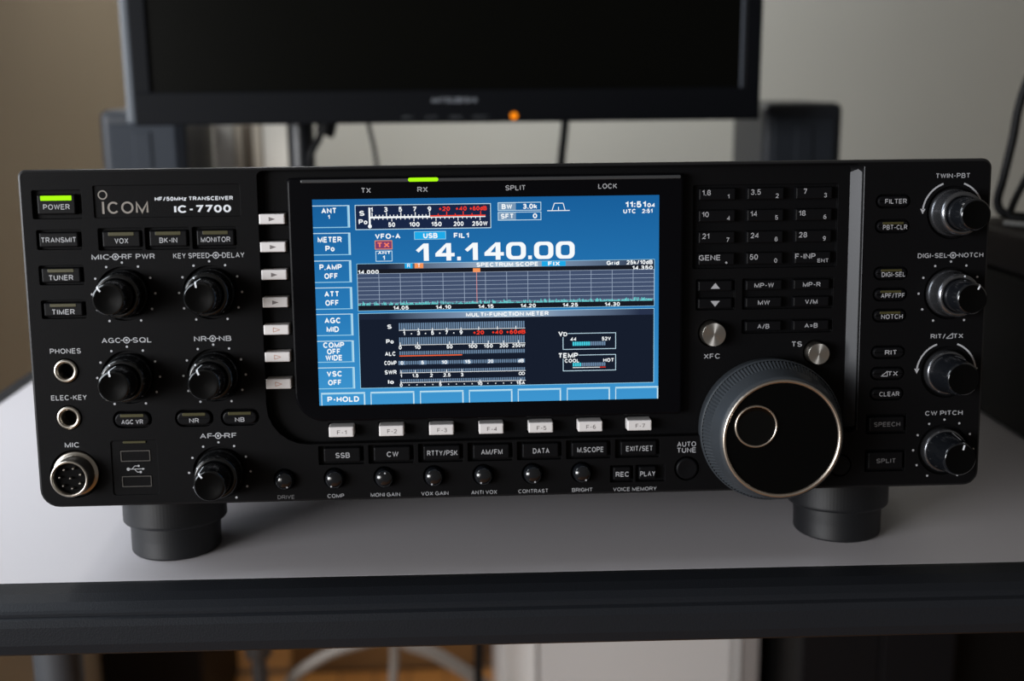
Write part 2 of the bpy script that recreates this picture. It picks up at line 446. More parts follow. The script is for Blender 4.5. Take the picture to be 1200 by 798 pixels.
# ---- key caps -------------------------------------------------
def key(name, cx, cz, w, h, texts=(), led=False, y=0.0, out=0.9, r=0.7, m=None, ledm=None, th=2.3, tdz=None, gl=None, label=None, inkm=None):
    mb = MB()
    mb.rbox(cx, cz, w, h, y + 2.2, y - out, r, m or KEY, ch=0.55, draft=0.15)
    yy = y - out - 0.03
    if led:
        t = h * (0.22 if not ledm else 0.24)
        mb.rbox(cx, cz + h / 2 - t / 2 - 0.55, w * (0.80 if ledm else 0.66), t, y, yy - 0.12, 0.3, ledm or OLIVE, ch=0.1)
    dz = (-(h * 0.10) if led else 0) if tdz is None else tdz
    for t in texts:
        s, dx, dzz, hh, ww = (t + (None,) * 5)[:5] if isinstance(t, tuple) else (t, 0, dz, th, None)
        mb.text(s, cx + (dx or 0), cz + (dzz if dzz is not None else dz), yy, hh or th, inkm or INK, ww, 0.004)
    if gl: gl(mb, cx, cz, yy)
    return mb.build(name, radio, (cx, y, cz), label)

# left pod: four keys in a column
for (t, z, led, w, h, tw) in (('POWER', 134.1, LIME, 16.4, 8.7, 11.2), ('TRANSMIT', 119.0, None, 16.8, 6.6, 14.6), ('TUNER', 103.7, True, 16.8, 6.6, 10.2), ('TIMER', 88.8, True, 16.8, 6.2, 9.6)):
    rwell(-196.4, z, w + (4.6 if t == 'POWER' else 2.4), h + (3.6 if t == 'POWER' else 1.9))
    key('button', -196.4, z, w, h, [(t, 0, -1.0 if t != 'TRANSMIT' else 0, 2.3, tw)], bool(led), ledm=LIME if led is LIME else None,
        label='button marked ' + t + (' with a lit lime lamp' if led is LIME else ''))
# VOX, BK-IN, MONITOR
for (t, x, tw) in (('VOX', -169.8, 5.8), ('BK-IN', -149.8, 7.6), ('MONITOR', -129.6, 12.6)):
    rwell(x - 0.6, 118.9, 19.0, 9.6)
    key('button', x, 118.9, 16.4, 7.2, [(t, 0, -0.7, 2.3, tw)], True, label='button marked ' + t)
# plaque
rwell(-149.7, 135.0, 62.4, 13.8, 0.5, 0.7)
PY = 0.6
ink.arc(-177.1, 137.9, 1.75, 0.55, 0, 2 * PI, PY, LOGO, 28)
ink.rect(-177.55, -176.65, 129.8, 135.0, PY, LOGO); ink.text('COM', -166.6, 132.4, PY, 5.2, LOGO, 17.4, 0.012)
ink.text('HF/50MHz TRANSCEIVER', -138.3, 135.9, PY, 1.75, INKWHITE, 33.4, 0.016)
ink.text('IC-7700', -134.8, 131.4, PY, 3.3, INKWHITE, 24.4, 0.03)

# concentric knobs -------------------------------------------------
def dots(cx, cz, r, angs):
    for a in angs:
        a = math.radians(a)
        ink.disc(cx + r * math.sin(a), cz + r * math.cos(a), 0.52, -0.05, INK, 12)
def pointer(mb, cx, cz, ang, r0, y0, r1, y1, rface, w=0.75):
    """white index line up the side of the cap and over its front edge"""
    a = math.radians(ang); ux, uz = math.sin(a), math.cos(a); nx, nz = uz, -ux
    pts = [(r0 + 0.12, y0), (r1 + 0.12, y1 + 0.9), (r1 - 0.7, y1 - 0.12), (rface, y1 - 0.16)]
    vs = []
    for r, y in pts:
        for q in (-w / 2, w / 2):
            vs.append((cx + ux * r + nx * q, y, cz + uz * r + nz * q))
    mb.add(vs, [(2 * i, 2 * i + 1, 2 * i + 3, 2 * i + 2) for i in range(len(pts) - 1)], INKWHITE)
def dualknob(cx, cz, body, ang, ringang=None, ptr=True, ring=None):
    ring = ring or body
    cwell(cx, cz, 11.8)
    b = MB()
    b.lathe([(10.5, 1.8), (10.5, -0.9), (10.35, -1.3), (9.95, -1.7), (9.85, -2.2, 1), (9.7, -8.2, 1), (9.6, -8.4), (9.6, -9.7), (9.45, -10.2), (8.75, -10.9), (8.4, -11.1), (7.6, -11.0), (7.5, -9)], cx, cz, ring, 96, 0.025, cap=False)
    if ringang is not None:
        a = math.radians(ringang)
        b.disc(cx + 8.75 * math.sin(a), cz + 8.75 * math.cos(a), 0.45, -11.2, INKWHITE, 10)
    k = b.build('knob', radio, (cx, 0, cz))
    c = MB()
    c.lathe([(7.3, -9.2), (7.3, -12.0), (6.9, -22.6), (6.6, -23.5), (6.0, -24.0)], cx, cz, body, 48, cap=False)
    c.lathe([(6.0, -24.0), (5.6, -24.0), (4.5, -23.7), (0.4, -23.5)], cx, cz, DIALFACE, 48)
    if ptr: pointer(c, cx, cz, ang, 7.2, -13, 6.9, -24.0, 4.6)
    c.build('knob_cap', k, (cx, -9, cz))
A11 = [-150 + 30 * i for i in range(11)]
KL = (-170.4, -133.0)
for x, z, ang in ((KL[0], 95.15, -40), (KL[1], 95.15, -12), (KL[0], 58.3, -14), (KL[1], 58.5, -22), (KL[1] + 0.2, 14.6, -38)):
    dots(x, z, 13.6, A11)
    dualknob(x, z, KNOB, ang, ringang=ang - 20)
dual('MIC', 'RF PWR', -169.7, 111.3, 27.0, xs=-3.3)
dual('KEY SPEED', 'DELAY', -133.0, 111.3, 30.6, xs=3.0)
dual('AGC', 'SQL', -170.4, 74.8, 21.4)
dual('NR', 'NB', -133.1, 74.8, 16.2)
dual('AF', 'RF', -132.8, 31.2, 16.0)
for t, x, w, tw in (('AGC VR', -169.8, 15.4, 9.4), ('NR', -142.8, 15.2, 4.2), ('NB', -122.8, 15.2, 4.2)):
    rwell(x, 39.4, w + 1.6, 7.8, 3.6)
    key('button', x, 39.4, w, 6.2, [(t, 0, -0.9, 2.0, tw)], True, r=2.9, label='oval button marked ' + t)

# jacks, microphone socket
legend('PHONES', -197.0, 70.5, 2.3, 13.3); legend('ELEC-KEY', -196.8, 49.8, 2.3, 15.4); legend('MIC', -196.9, 28.5, 2.3, 6.2)
for z, t in ((61.7, 'headphone'), (40.8, 'key')):
    cwell(-197.3, z, 5.6, 6.0)
    j = MB()
    j.lathe([(5.2, 3), (5.2, -0.6), (4.9, -1.1), (4.2, -1.2), (3.55, -0.9), (3.3, 0.5), (3.3, 6)], -197.3, z, NICKEL, 40, cap=False)
    j.lathe([(3.3, 5.5), (0.2, 5.6)], -197.3, z, HOLE, 24)
    j.build('jack_socket', radio, (-197.3, 0, z), t + ' jack ring')
cwell(-196.2, 15.3, 11.0, 3.0)
j = MB()
j.lathe([(10.2, 2.6), (10.2, 0.6), (9.6, 0.2), (8.6, 0.1), (8.3, -0.4), (8.2, -8.6), (7.9, -9.1), (7.4, -9.2), (7.0, -8.8), (6.9, -4)], -196.2, 15.3, NICKEL, 56, cap=False)
j.lathe([(6.95, -6.0), (0.2, -6.0)], -196.2, 15.3, HOLE, 40)
mic = j.build('microphone_socket', radio, (-196.2, 0, 15.3), 'round nickel socket with eight pins')
for k in range(8):
    a = 2 * PI * k / 7 + 0.35; r = 4.6 if k < 7 else 0.0
    p = MB(); px, pz = -196.2 + r * math.cos(a), 15.3 + r * math.sin(a)
    p.lathe([(0.55, -5.9), (0.55, -7.6), (0.3, -8.0)], px, pz, mat('pin_metal', (0.8, 0.78, 0.74), 0.25, metal=1.0), 12)
    p.build('pin', mic, (px, -6, pz))

# USB pair
rwell(-170.0, 17.5, 20.2, 24.8, 1.2, 0.5)
for z in (22.8, 11.2):
    rwell(-169.6, z, 13.4, 5.4, 0.3, 8.0, 0.5 + 1.01)
    u = MB()
    a = rrect(-169.6, z, 13.0, 5.0, 0.3, 2); b = rrect(-169.6, z, 12.2, 4.2, 0.3, 2)
    u.loft([[(x, 8, zz) for x, zz in a], [(x, 0.2, zz) for x, zz in a], [(x, 0.2, zz) for x, zz in b], [(x, 8, zz) for x, zz in b]], mat('usb_shell', (0.10, 0.095, 0.09), 0.4, metal=0.7), cap0=False, cap1=False)
    u.rect(-169.6 - 6.1, -169.6 + 6.1, z - 2.2, z + 2.2, 6.5, HOLE)
    u.box(-169.6 - 5.9, -169.6 + 5.9, 0.9, 4.0, z - 2.15, z - 1.75, NICKEL)  # brighter metal than the shell: light on its lower inside put into colour
    u.box(-169.6 - 5.4, -169.6 + 5.4, 1.2, 8, z + 0.1, z + 1.7, HOLE)
    u.build('usb_port', radio, (-169.6, 0, z))
u = MB(); u.rbox(-169.7, 29.1, 10.0, 1.0, 1.0, -0.1, 0.3, OLIVE, ch=0.1); u.build('lamp_bar', radio, (-169.7, 0, 29.1))
ty = 0.45; tx, tz = -169.9, 16.8
ink.rect(tx - 3.0, tx + 3.0, tz - 0.16, tz + 0.16, ty, INK); ink.disc(tx - 3.2, tz, 0.75, ty, INK, 14)
ink.poly([(tx + 3.0, tz - 0.6), (tx + 4.0, tz), (tx + 3.0, tz + 0.6)], ty, INK)
ink.line(tx - 1.6, tz, tx - 0.3, tz + 1.4, 0.3, ty, INK); ink.rect(tx - 0.4, tx + 1.2, tz + 1.25, tz + 1.55, ty, INK); ink.disc(tx + 1.4, tz + 1.4, 0.5, ty, INK, 10)
ink.line(tx - 0.6, tz, tx + 0.7, tz - 1.4, 0.3, ty, INK); ink.rect(tx + 0.6, tx + 1.8, tz - 1.55, tz - 1.25, ty, INK); ink.rect(tx + 1.7, tx + 2.6, tz - 1.85, tz - 0.95, ty, INK)

# white soft keys beside and below the screen
def tri(kind, m):
    def g(mb, cx, cz, y):
        if kind == 'r':
            mb.poly([(cx - 1.3, cz - 0.95), (cx + 1.5, cz), (cx - 1.3, cz + 0.95)], y, m)
        elif kind == 'ro':
            a = [(cx - 1.3, cz - 0.95), (cx + 1.5, cz), (cx - 1.3, cz + 0.95)]
            for i in range(3): mb.line(*a[i], *a[(i + 1) % 3], 0.35, y, m)
        elif kind == 'u':
            mb.poly([(cx - 2.1, cz - 1.2), (cx + 2.1, cz - 1.2), (cx, cz + 1.4)], y, m)
        else:
            mb.poly([(cx + 2.1, cz + 1.2), (cx - 2.1, cz + 1.2), (cx, cz - 1.4)], y, m)
    return g
for i in range(7):
    z = 126.6 - 12.1 * i
    rwell(-105.0, z, 12.4, 6.0, 0.6, 2.0, MIDY)
    key('white_key', -105.2, z, 11.4, 4.7, (), y=MIDY, out=5.6, r=0.5, m=WHITEKEY, gl=tri('r', GREYPRINT) if i < 4 else tri('ro', REDPRINT),
        label='white key with a %s arrow beside the screen' % ('grey' if i < 4 else 'pale red'))
for i in range(7):
    x = -78.4 + 22.3 * i
    rwell(x, 31.6, 12.4, 6.2, 0.6, 2.0, MIDY)
    key('white_key', x, 31.7, 11.3, 5.0, [('F-%d' % (i + 1), 0.3, -0.1, 1.9, 4.3)], y=MIDY, out=5.6, r=0.5, m=WHITEKEY, inkm=GREYPRINT, label='white key marked F-%d' % (i + 1))
# mode keys
for i, (t, tw) in enumerate((('SSB', 6.3), ('CW', 5.2), ('RTTY/PSK', 13.6), ('AM/FM', 9.6), ('DATA', 7.4), ('M.SCOPE', 11.8), ('EXIT/SET', 12.0))):
    x = -78.3 + 22.2 * i
    rwell(x - 0.4, 21.1, 20.2, 8.6, 0.5)
    key('button', x, 21.2, 16.6, 6.8, [(t, 0.3, 0, 2.4, tw)], label='button marked ' + t)
# little pot knobs
for i, (t, tw, a) in enumerate((('DRIVE', 7.4, 150), ('COMP', 7.4, 205), ('MONI GAIN', 13.2, 10), ('VOX GAIN', 12.2, 200), ('ANTI VOX', 11.6, 205), ('CONTRAST', 13.4, 165), ('BRIGHT', 9.2, 150))):
    x = -104.2 + 22.22 * i
    cwell(x, 10.6, 4.9, 2.5)
    k = MB()
    k.lathe([(4.1, 2), (4.1, -2.6), (3.8, -3.6), (3.1, -4.4), (1.8, -4.9), (0.2, -5.0)], x, 10.6, KNOBBLUE, 28)
    aa = math.radians(a); k.disc(x + 2.9 * math.sin(aa), 10.6 + 2.9 * math.cos(aa), 0.42, -4.72, INK, 8)
    k.build('small_knob', radio, (x, 0, 10.6), 'small knob over the word ' + t)
    legend(t, x + 0.2, 2.4, 1.75, tw, INKDIM if t == 'DRIVE' else None, bold=0.006)
for t, x, w, tw in (('REC', 47.4, 8.2, 5.9), ('PLAY', 59.0, 8.0, 6.9)):
    rwell(x + (0 if t == 'REC' else 1.4), 9.4, 10.6 if t == 'REC' else 13.4, 7.9, 0.4)
    key('button', x, 9.6, w, 6.3, [(t, 0.1, -0.2, 2.3, tw)], label='button marked ' + t)
legend('VOICE MEMORY', 53.4, 2.2, 1.75, 19.8, bold=0.006)
legend('AUTO', 76.9, 22.5, 2.3, 8.6); legend('TUNE', 76.9, 19.7, 2.3, 8.4)
def round_button(x, z, r, y=0.0, out=1.0, m=None, name='round_button', label=None):
    cwell(x, z, r + 0.8, 2.4, y)
    b = MB(); b.lathe([(r, y + 2.2), (r, y - out + 0.5), (r - 0.25, y - out + 0.1), (r - 0.7, y - out)], x, z, m or KEY, 40, cap=False)
    b.lathe([(r - 0.7, y - out), (r - 1.2, y - out + 0.05), (0.15, y - out + 0.18)], x, z, m or KEY, 40)
    return b.build(name, radio, (x, y, z), label)
round_button(77.1, 11.2, 4.9, label='round black button under AUTO TUNE')
round_button(147.6, 11.0, 4.6, label='round black button right of the dial')

# keypad on the centre section
MY = MIDY - 0.05
rows = ((('1.8', '1'), ('3.5', '2'), ('7', '3')), (('10', '4'), ('14', '5'), ('18', '6')), (('21', '7'), ('24', '8'), ('28', '9')), (('GENE', '.'), ('50', '0'), ('F-INP', 'ENT')))
rwell(112.4, 120.1, 65.2, 37.2, 0.8, 2.0, MIDY)
KX = (90.3, 112.0, 133.8)
for r_, row in enumerate(rows):
    for c_, (a, b) in enumerate(row):
        x, z = KX[c_], 134.6 - 9.6 * r_
        wide = {'GENE': 9.6, 'F-INP': 9.2, '7': None}.get(a, None)
        ax = x - 8.0 + (0.0 if a in ('GENE', 'F-INP') else 1.3 if a != '7' else 3.2)
        def g(mb, cx, cz, yy, a=a, b=b, wide=wide, ax=ax):
            mb.text(a, ax, cz + 0.75, yy, 2.4, INK, wide, 0.002, 'L')
            if b == '.': mb.disc(cx + 4.4, cz - 1.6, 0.5, yy, INK, 12)
            elif b == 'ENT': mb.text(b, cx + 4.6, cz - 1.3, yy, 1.7, INK, 4.9, 0.002)
            else: mb.text(b, cx + 5.0, cz - 1.0, yy, 2.0, INK, None, 0.002)
        key('keypad_key', x, z, 16.6, 5.5, (), y=MIDY, out=1.4, r=0.4, gl=g, label='keypad key marked %s %s' % (a, 'dot' if b == '.' else b))
rwell(90.3, 89.8, 17.6, 14.0, 0.6, 2.0, MIDY)
key('keypad_key', 89.9, 93.8, 15.6, 4.9, (), y=MIDY, out=1.4, r=0.4, gl=tri('u', INK), label='key with an up arrow')
key('keypad_key', 89.9, 85.9, 15.6, 4.8, (), y=MIDY, out=1.4, r=0.4, gl=tri('d', INK), label='key with a down arrow')
rwell(123.2, 89.8, 41.4, 14.0, 0.6, 2.0, MIDY)
rwell(123.2, 75.0, 41.4, 6.4, 0.6, 2.0, MIDY)
for t, x, z, tw in (('MP-W', 112.0, 93.8, 8.8), ('MP-R', 133.6, 93.8, 8.0), ('MW', 112.0, 86.0, 5.4), ('V/M', 133.6, 86.0, 5.6), ('A/B', 112.0, 75.2, 5.4), ('A=B', 133.8, 75.2, 6.0)):
    key('keypad_key', x, z, 16.6, 4.7, [(t, 0, 0, 2.1, tw)], y=MIDY, out=1.4, r=0.4, label='key marked ' + t)
# brushed metal buttons
def metal_button(x, z, r, label):
    cwell(x, z, r + 0.8, 2.2, MIDY)
    b = MB(); b.lathe([(r, MIDY + 2), (r, MIDY - 5.2), (r - 0.35, MIDY - 5.6)], x, z, NICKEL, 44, cap=False)
    b.lathe([(r - 0.35, MIDY - 5.6), (r * 0.6, MIDY - 5.62), (0.1, MIDY - 5.64)], x, z, BRUSHED, 44)
    b.build('metal_button', radio, (x, 0, z), label)
metal_button(88.8, 72.4, 5.5, 'brushed metal button over XFC'); metal_button(136.5, 62.7, 5.0, 'brushed metal button beside TS')
legend('XFC', 89.0, 61.8, 2.3, 7.2, y=MY); legend('TS', 127.9, 66.6, 2.4, 4.6, y=MY)

# right pod
for t, z, led, tw in (('FILTER', 130.6, False, 9.7), ('PBT-CLR', 119.6, True, 10.9), ('DIGI-SEL', 98.6, True, 10.6), ('APF/TPF', 89.1, True, 10.6), ('NOTCH', 79.6, True, 9.8), ('RIT', 62.9, False, 5.3), ('TX', 53.2, False, 4.4), ('CLEAR', 43.8, False, 9.2)):
    rwell(168.2, z, 15.6, 6.2, 2.9)
    def g(mb, cx, cz, yy, t=t):
        if t == 'TX':
            a = [(cx - 3.1, cz - 1.1), (cx - 0.3, cz - 1.1), (cx - 0.3, cz + 1.1)]
            for i in range(3): mb.line(*a[i], *a[(i + 1) % 3], 0.32, yy, INK)
    key('button', 168.2, z, 14.3, 4.8, [(t, 0.9 if t != 'TX' else 2.2, -0.45 if led else 0, 2.1, tw)], led, r=2.3, gl=g, label='oval button marked ' + ('delta TX' if t == 'TX' else t))
for t, z, h, tw, mk in (('SPEECH', 29.8, 7.0, 12.0, INKDIM), ('SPLIT', 12.8, 8.2, 8.8, INKDIM)):
    rwell(168.4, z, 18.6, h + 2.2, 0.6)
    key('button', 168.4, z, 16.4, h, [(t, 0.2, 0, 2.1, tw)], inkm=mk, label='square-cornered button marked ' + t)
legend('TWIN-PBT', 194.7, 141.5, 2.1, 15.2)
dual('DIGI-SEL', 'NOTCH', 195.1, 106.2, 29.8, 2.1, xs=1.1)
legend('RIT/', 190.9, 69.7, 2.1, 6.8); legend('TX', 200.2, 69.7, 2.1, 4.4)
_a = [(194.6, 68.7), (197.6, 68.7), (197.6, 71.0)]
for i in range(3): ink.line(*_a[i], *_a[(i + 1) % 3], 0.32, -0.05, INK)
legend('CW PITCH', 195.0, 34.3, 2.1, 17.4)
RX = 195.4
for z in (125.2, 53.2):
    for sgn in (-1, 1):
        a0 = PI / 2 + sgn * math.radians(20); a1 = PI / 2 + sgn * math.radians(84)
        ink.arc(RX - 0.2, z, 13.6, 0.75, min(a0, a1), max(a0, a1), -0.05, INK, 24)
        ex = RX - 0.2 + 13.6 * math.cos(a1); ez = z + 13.6 * math.sin(a1)
        ink.poly([(ex - 1.2, ez + 0.4), (ex, ez - 1.9), (ex + 1.2, ez + 0.4)], -0.05, INK)
A9 = [-150, -120, -90, -60, -30, 0, 30, 60, 90, 120, 150]
dots(RX, 89.2, 14.2, A9); dots(RX, 17.2, 14.0, A9)
dualknob(RX, 125.2, KNOBBLUE, 20, ptr=False, ring=KNOBRING)
dualknob(RX, 89.2, KNOBBLUE, 28, ringang=12, ring=KNOBRING)
def single_knob(cx, cz, ang):
    cwell(cx, cz, 11.8)
    b = MB()
    b.lathe([(10.0, 1.8), (10.0, -1.6), (9.7, -2.6), (9.2, -2.9), (9.0, -2.9)], cx, cz, KNOBRING, 64, cap=False)
    b.lathe([(9.05, -2.8), (8.9, -3.2), (7.6, -17.0), (7.3, -18.2), (6.7, -18.8)], cx, cz, KNOBBLUE, 64, cap=False)
    b.lathe([(6.7, -18.8), (6.2, -18.8), (5, -18.6), (0.2, -18.5)], cx, cz, DIALFACE, 48)
    if ang is not None: pointer(b, cx, cz, ang, 8.9, -4.2, 7.3, -18.8, 4.4, 0.8)
    b.build('knob', radio, (cx, 0, cz))
single_knob(RX, 53.2, None)
single_knob(RX, 17.2, 14)

# ---- cut the panel and add the legends
def bool_diff(base, cutter):
    md = base.modifiers.new('cut', 'BOOLEAN'); md.operation = 'DIFFERENCE'; md.object = cutter; md.solver = 'EXACT'
    dg = bpy.context.evaluated_depsgraph_get(); dg.update()
    me = bpy.data.meshes.new_from_object(base.evaluated_get(dg))
    base.modifiers.clear(); base.data = me
    bpy.data.objects.remove(cutter)
pl = plate.build('front_panel', radio)
bool_diff(pl, rec.build('cut_a', radio))
bool_diff(pl, well.build('cut_b', radio))
io = ink.build('legends', radio)
bm = bmesh.new(); bm.from_mesh(pl.data); nmat = len(pl.data.materials)
mats = list(pl.data.materials)
for m in io.data.materials: mats.append(m)
nf = len(bm.faces)
bm.from_mesh(io.data); bm.faces.ensure_lookup_table()
for f in bm.faces[nf:]: f.material_index += nmat
nm = bpy.data.meshes.new('front_panel'); bm.to_mesh(nm); bm.free()
for m in mats: nm.materials.append(m)
pl.data = nm
bpy.data.objects.remove(io)
pl['label'] = 'matt black front panel with printed white legends'

# slanted grey trim between the centre section and the right pod, and the glint strips
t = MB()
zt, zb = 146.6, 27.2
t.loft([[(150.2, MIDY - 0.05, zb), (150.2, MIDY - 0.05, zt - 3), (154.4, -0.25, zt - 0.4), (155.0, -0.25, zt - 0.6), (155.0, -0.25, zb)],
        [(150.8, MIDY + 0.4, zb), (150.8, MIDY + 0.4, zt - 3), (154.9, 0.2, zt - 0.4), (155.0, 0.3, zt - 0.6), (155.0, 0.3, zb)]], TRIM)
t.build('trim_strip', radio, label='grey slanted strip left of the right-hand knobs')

# ---- display
disp = MB()
def dloop(y, i):
    return [(x, y, z) for x, z in rrect(-11.9, 90.25, 172.8 - 2 * i, 107.6 - 2 * i, (13 - i, 1.6, 1.6, 1.6), 8)]
disp.loft([dloop(MIDY + 1.0, 0), dloop(0.9, 0), dloop(0.25, 0.3), dloop(0, 1.0)], BEZEL)
for s_, x, z, w in (('TX', -64.2, 138.4, 4.0), ('RX', -39.8, 138.5, 4.4), ('SPLIT', 0.6, 138.7, 8.6), ('LOCK', 41.0, 138.9, 8.2)):
    disp.text(s_, x, z, -0.04, 2.2, INK, w, 0.004)
display = disp.build('display', radio, (-11.9, 0, 90), 'black glossy screen surround')
s_ = MB(); s_.rbox(-9.5, 142.55, 165.6, 1.5, 0.4, -0.7, 0.6, TRIMDARK, ch=0.35); s_.build('light_strip', display, (-9.5, 0, 142.5))
s_ = MB(); s_.rbox(-39.4, 142.75, 13.2, 1.7, -0.4, -0.9, 0.8, LIME, ch=0.3); s_.build('receive_lamp', display, (-39.4, 0, 142.7), 'lit lime lamp bar over RX')

# ---- picture on the LCD (u right, v down in millimetres from its top left corner)
ui = MB()
U = lambda u: -87.6 + u
V = lambda v: 134.75 - v
Y1, Y2, Y3, Y4 = -0.10, -0.16, -0.22, -0.28
CW_ = glow('lcd_white', 246, 250, 252); CL = glow('lcd_pale_line', 150, 205, 232); CD = glow('lcd_dark', 22, 29, 44)
CHAT = glow('lcd_bar', 106, 132, 160); CRED = glow('lcd_red', 250, 62, 40); CCY = glow('lcd_cyan', 30, 170, 232); CTEAL = glow('lcd_teal', 108, 214, 214)
COR = glow('lcd_orange', 246, 150, 90); CGRID = glow('lcd_grid', 160, 176, 198); CPLOT = glow('lcd_plot', 66, 80, 108); CGREY = glow('lcd_grey', 120, 150, 180)
CLINE = glow('lcd_soft_line', 196, 226, 240); CBLK = glow('lcd_black', 24, 26, 34); CWINE = glow('lcd_wine', 128, 62, 110); CMETER = glow('lcd_meter', 26, 38, 68)
def gradient(name, stops, axis):
    m = glow(name, 0, 0, 0); nt = m.node_tree; b = nt.nodes['Principled BSDF']
    tc = nt.nodes.new('ShaderNodeTexCoord'); sp = nt.nodes.new('ShaderNodeSeparateXYZ'); nt.links.new(tc.outputs['Generated'], sp.inputs[0])
    cr = nt.nodes.new('ShaderNodeValToRGB'); nt.links.new(sp.outputs[axis], cr.inputs[0])
    while len(cr.color_ramp.elements) < len(stops): cr.color_ramp.elements.new(0.5)
    for e, (p, c) in zip(cr.color_ramp.elements, stops): e.position = p; e.color = (*s2l(*c), 1)
    nt.links.new(cr.outputs[0], b.inputs['Emission Color'])
    return m
CBLUE = gradient('lcd_blue_ground', [(0, (62, 150, 208)), (0.45, (40, 122, 184)), (1, (24, 94, 154))], 2)
CHEAD = gradient('lcd_title_bar', [(0.1, (30, 38, 56)), (0.34, (120, 142, 170)), (0.5, (176, 196, 214)), (0.68, (120, 142, 170)), (0.95, (40, 50, 74))], 0)
def q(u0, u1, v0, v1, y, m): ui.rect(U(u0), U(u1), V(v1), V(v0), y, m)
def tx(t, u, v, h, m=CW_, w=None, bold=0.03, y=Y3, align='C'): ui.text(t, U(u), V(v), y, h, m, w, bold, align)
def fr(u0, u1, v0, v1, w, m, y=Y2): ui.frame(U(u0), U(u1), V(v1), V(v0), w, y, m)
q(0, 151.4, 0, 90.9, -0.05, CBLUE)
# soft key boxes down the left
vs0 = (2.6, 14.5, 26.5, 38.3, 50.0, 61.9, 73.8)
for v0, ls in zip(vs0, (('ANT', '1'), ('METER', 'Po'), ('P.AMP', 'OFF'), ('ATT', 'OFF'), ('AGC', 'MID'), ('COMP', 'OFF', 'WIDE'), ('VSC', 'OFF'))):
    v1 = v0 + 9.7
    q(0, 16, v0, v0 + 0.35, Y2, CLINE); q(0, 16, v1 - 0.35, v1, Y2, CL); q(15.0, 16.0, v0, v1, Y2, CL); q(15.7, 16.0, v0, v1, Y3, CLINE)
    n = len(ls)
    for i, s in enumerate(ls):
        w = {'ANT': 6.3, 'METER': 10.4, 'P.AMP': 9.7, 'OFF': 5.7, 'ATT': 6.2, 'AGC': 6.9, 'MID': 5.4, 'COMP': 9.2, 'WIDE': 7.2, 'VSC': 6.6, 'Po': 4.0}.get(s)
        vv = v0 + ((2.3, 5.0)[i] if ls[0] == 'ANT' else (2.9, 6.8)[i] if n == 2 else (1.9, 4.8, 7.6)[i])
        tx(s, 7.0 if i or n < 3 else 7.2, vv, 2.5 if (ls[0], i) != ('ANT', 1) else 1.9, w=w)
# bottom boxes
for i, u0 in enumerate((0.9, 22.7, 44.6, 66.4, 88.2, 110.2, 132.0)):
    q(u0, u0 + 19.4, 85.2, 85.6, Y2, CLINE); q(u0, u0 + 0.4, 85.2, 90.9, Y2, CLINE); q(u0 + 18.8, u0 + 19.4, 85.2, 90.9, Y2, CLINE)
    q(u0, u0 + 19.4, 85.6, 86.0, Y2, CL)
tx('P-HOLD', 10.6, 88.2, 2.5, w=14.0)
# S / Po meter
q(18.3, 77.4, 2.6, 13.4, Y1, CMETER); fr(18.3, 77.4, 2.6, 13.4, 0.3, CLINE)
tx('S', 21.3, 6.2, 2.2, w=2.2); tx('Po', 21.7, 9.9, 2.2, w=3.8)
q(24.2, 25.0, 3.8, 12.4, Y3, CW_); ui.disc(U(24.6), V(11.9), 0.85, Y3, CW_, 14)
q(24.6, 75.0, 8.1, 8.5, Y2, CW_); q(50.8, 75.0, 7.5, 8.0, Y3, CRED); q(24.6, 50.8, 7.7, 8.1, Y2, CW_)
for i in range(17):
    u = 25.7 + i * 1.56; q(u - 0.18, u + 0.18, 6.0 if i % 4 == 0 else 7.0, 8.0, Y3, CW_)
for s, u in (('1', 25.6), ('3', 31.7), ('5', 38.0), ('7', 44.3), ('9', 50.6)): tx(s, u, 4.7, 2.1, bold=0.025)
for u, l in ((54.4, 0), (58.1, 1), (61.8, 0), (65.3, 1), (69.1, 0), (72.9, 1)): q(u - 0.18, u + 0.18, 5.9 if l else 6.8, 8.0, Y3, CRED)
for s, u, w in (('+20', 57.2, 4.7), ('+40', 64.5, 4.7), ('+60dB', 71.9, 7.4)): tx(s, u, 4.7, 1.9, CRED, w, 0.025)
for i in range(26):
    u = 24.6 + i * 1.92; q(u - 0.16, u + 0.16, 8.4, 9.9 if i % 5 == 0 else 9.1, Y3, CW_)
for s, u, w in (('50', 34.1, 2.9), ('100', 44.0, 4.4), ('150', 53.6, 4.4), ('200', 63.1, 4.5), ('250W', 72.4, 6.9)): tx(s, u, 11.3, 2.0, w=w, bold=0.025)
# readouts
tx('VFO-A', 32.2, 16.3, 2.3, w=11.0); q(43.7, 57.6, 14.4, 18.0, Y2, CCY); fr(43.7, 57.6, 14.4, 18.0, 0.25, CL, Y3); tx('USB', 50.8, 16.3, 2.3, w=6.2, y=Y4); tx('FIL1', 64.3, 16.4, 2.3, w=6.6)
q(26.5, 34.1, 18.1, 22.0, Y2, CWINE); fr(26.5, 34.1, 18.1, 22.0, 0.28, COR, Y3); tx('TX', 30.3, 20.1, 2.3, glow('lcd_salmon', 252, 128, 100), 5.2, y=Y4)
fr(26.7, 34.0, 22.6, 27.3, 0.28, CLINE); tx('ANT', 30.4, 23.5, 1.3, w=5.4); tx('1', 30.3, 25.7, 2.0)
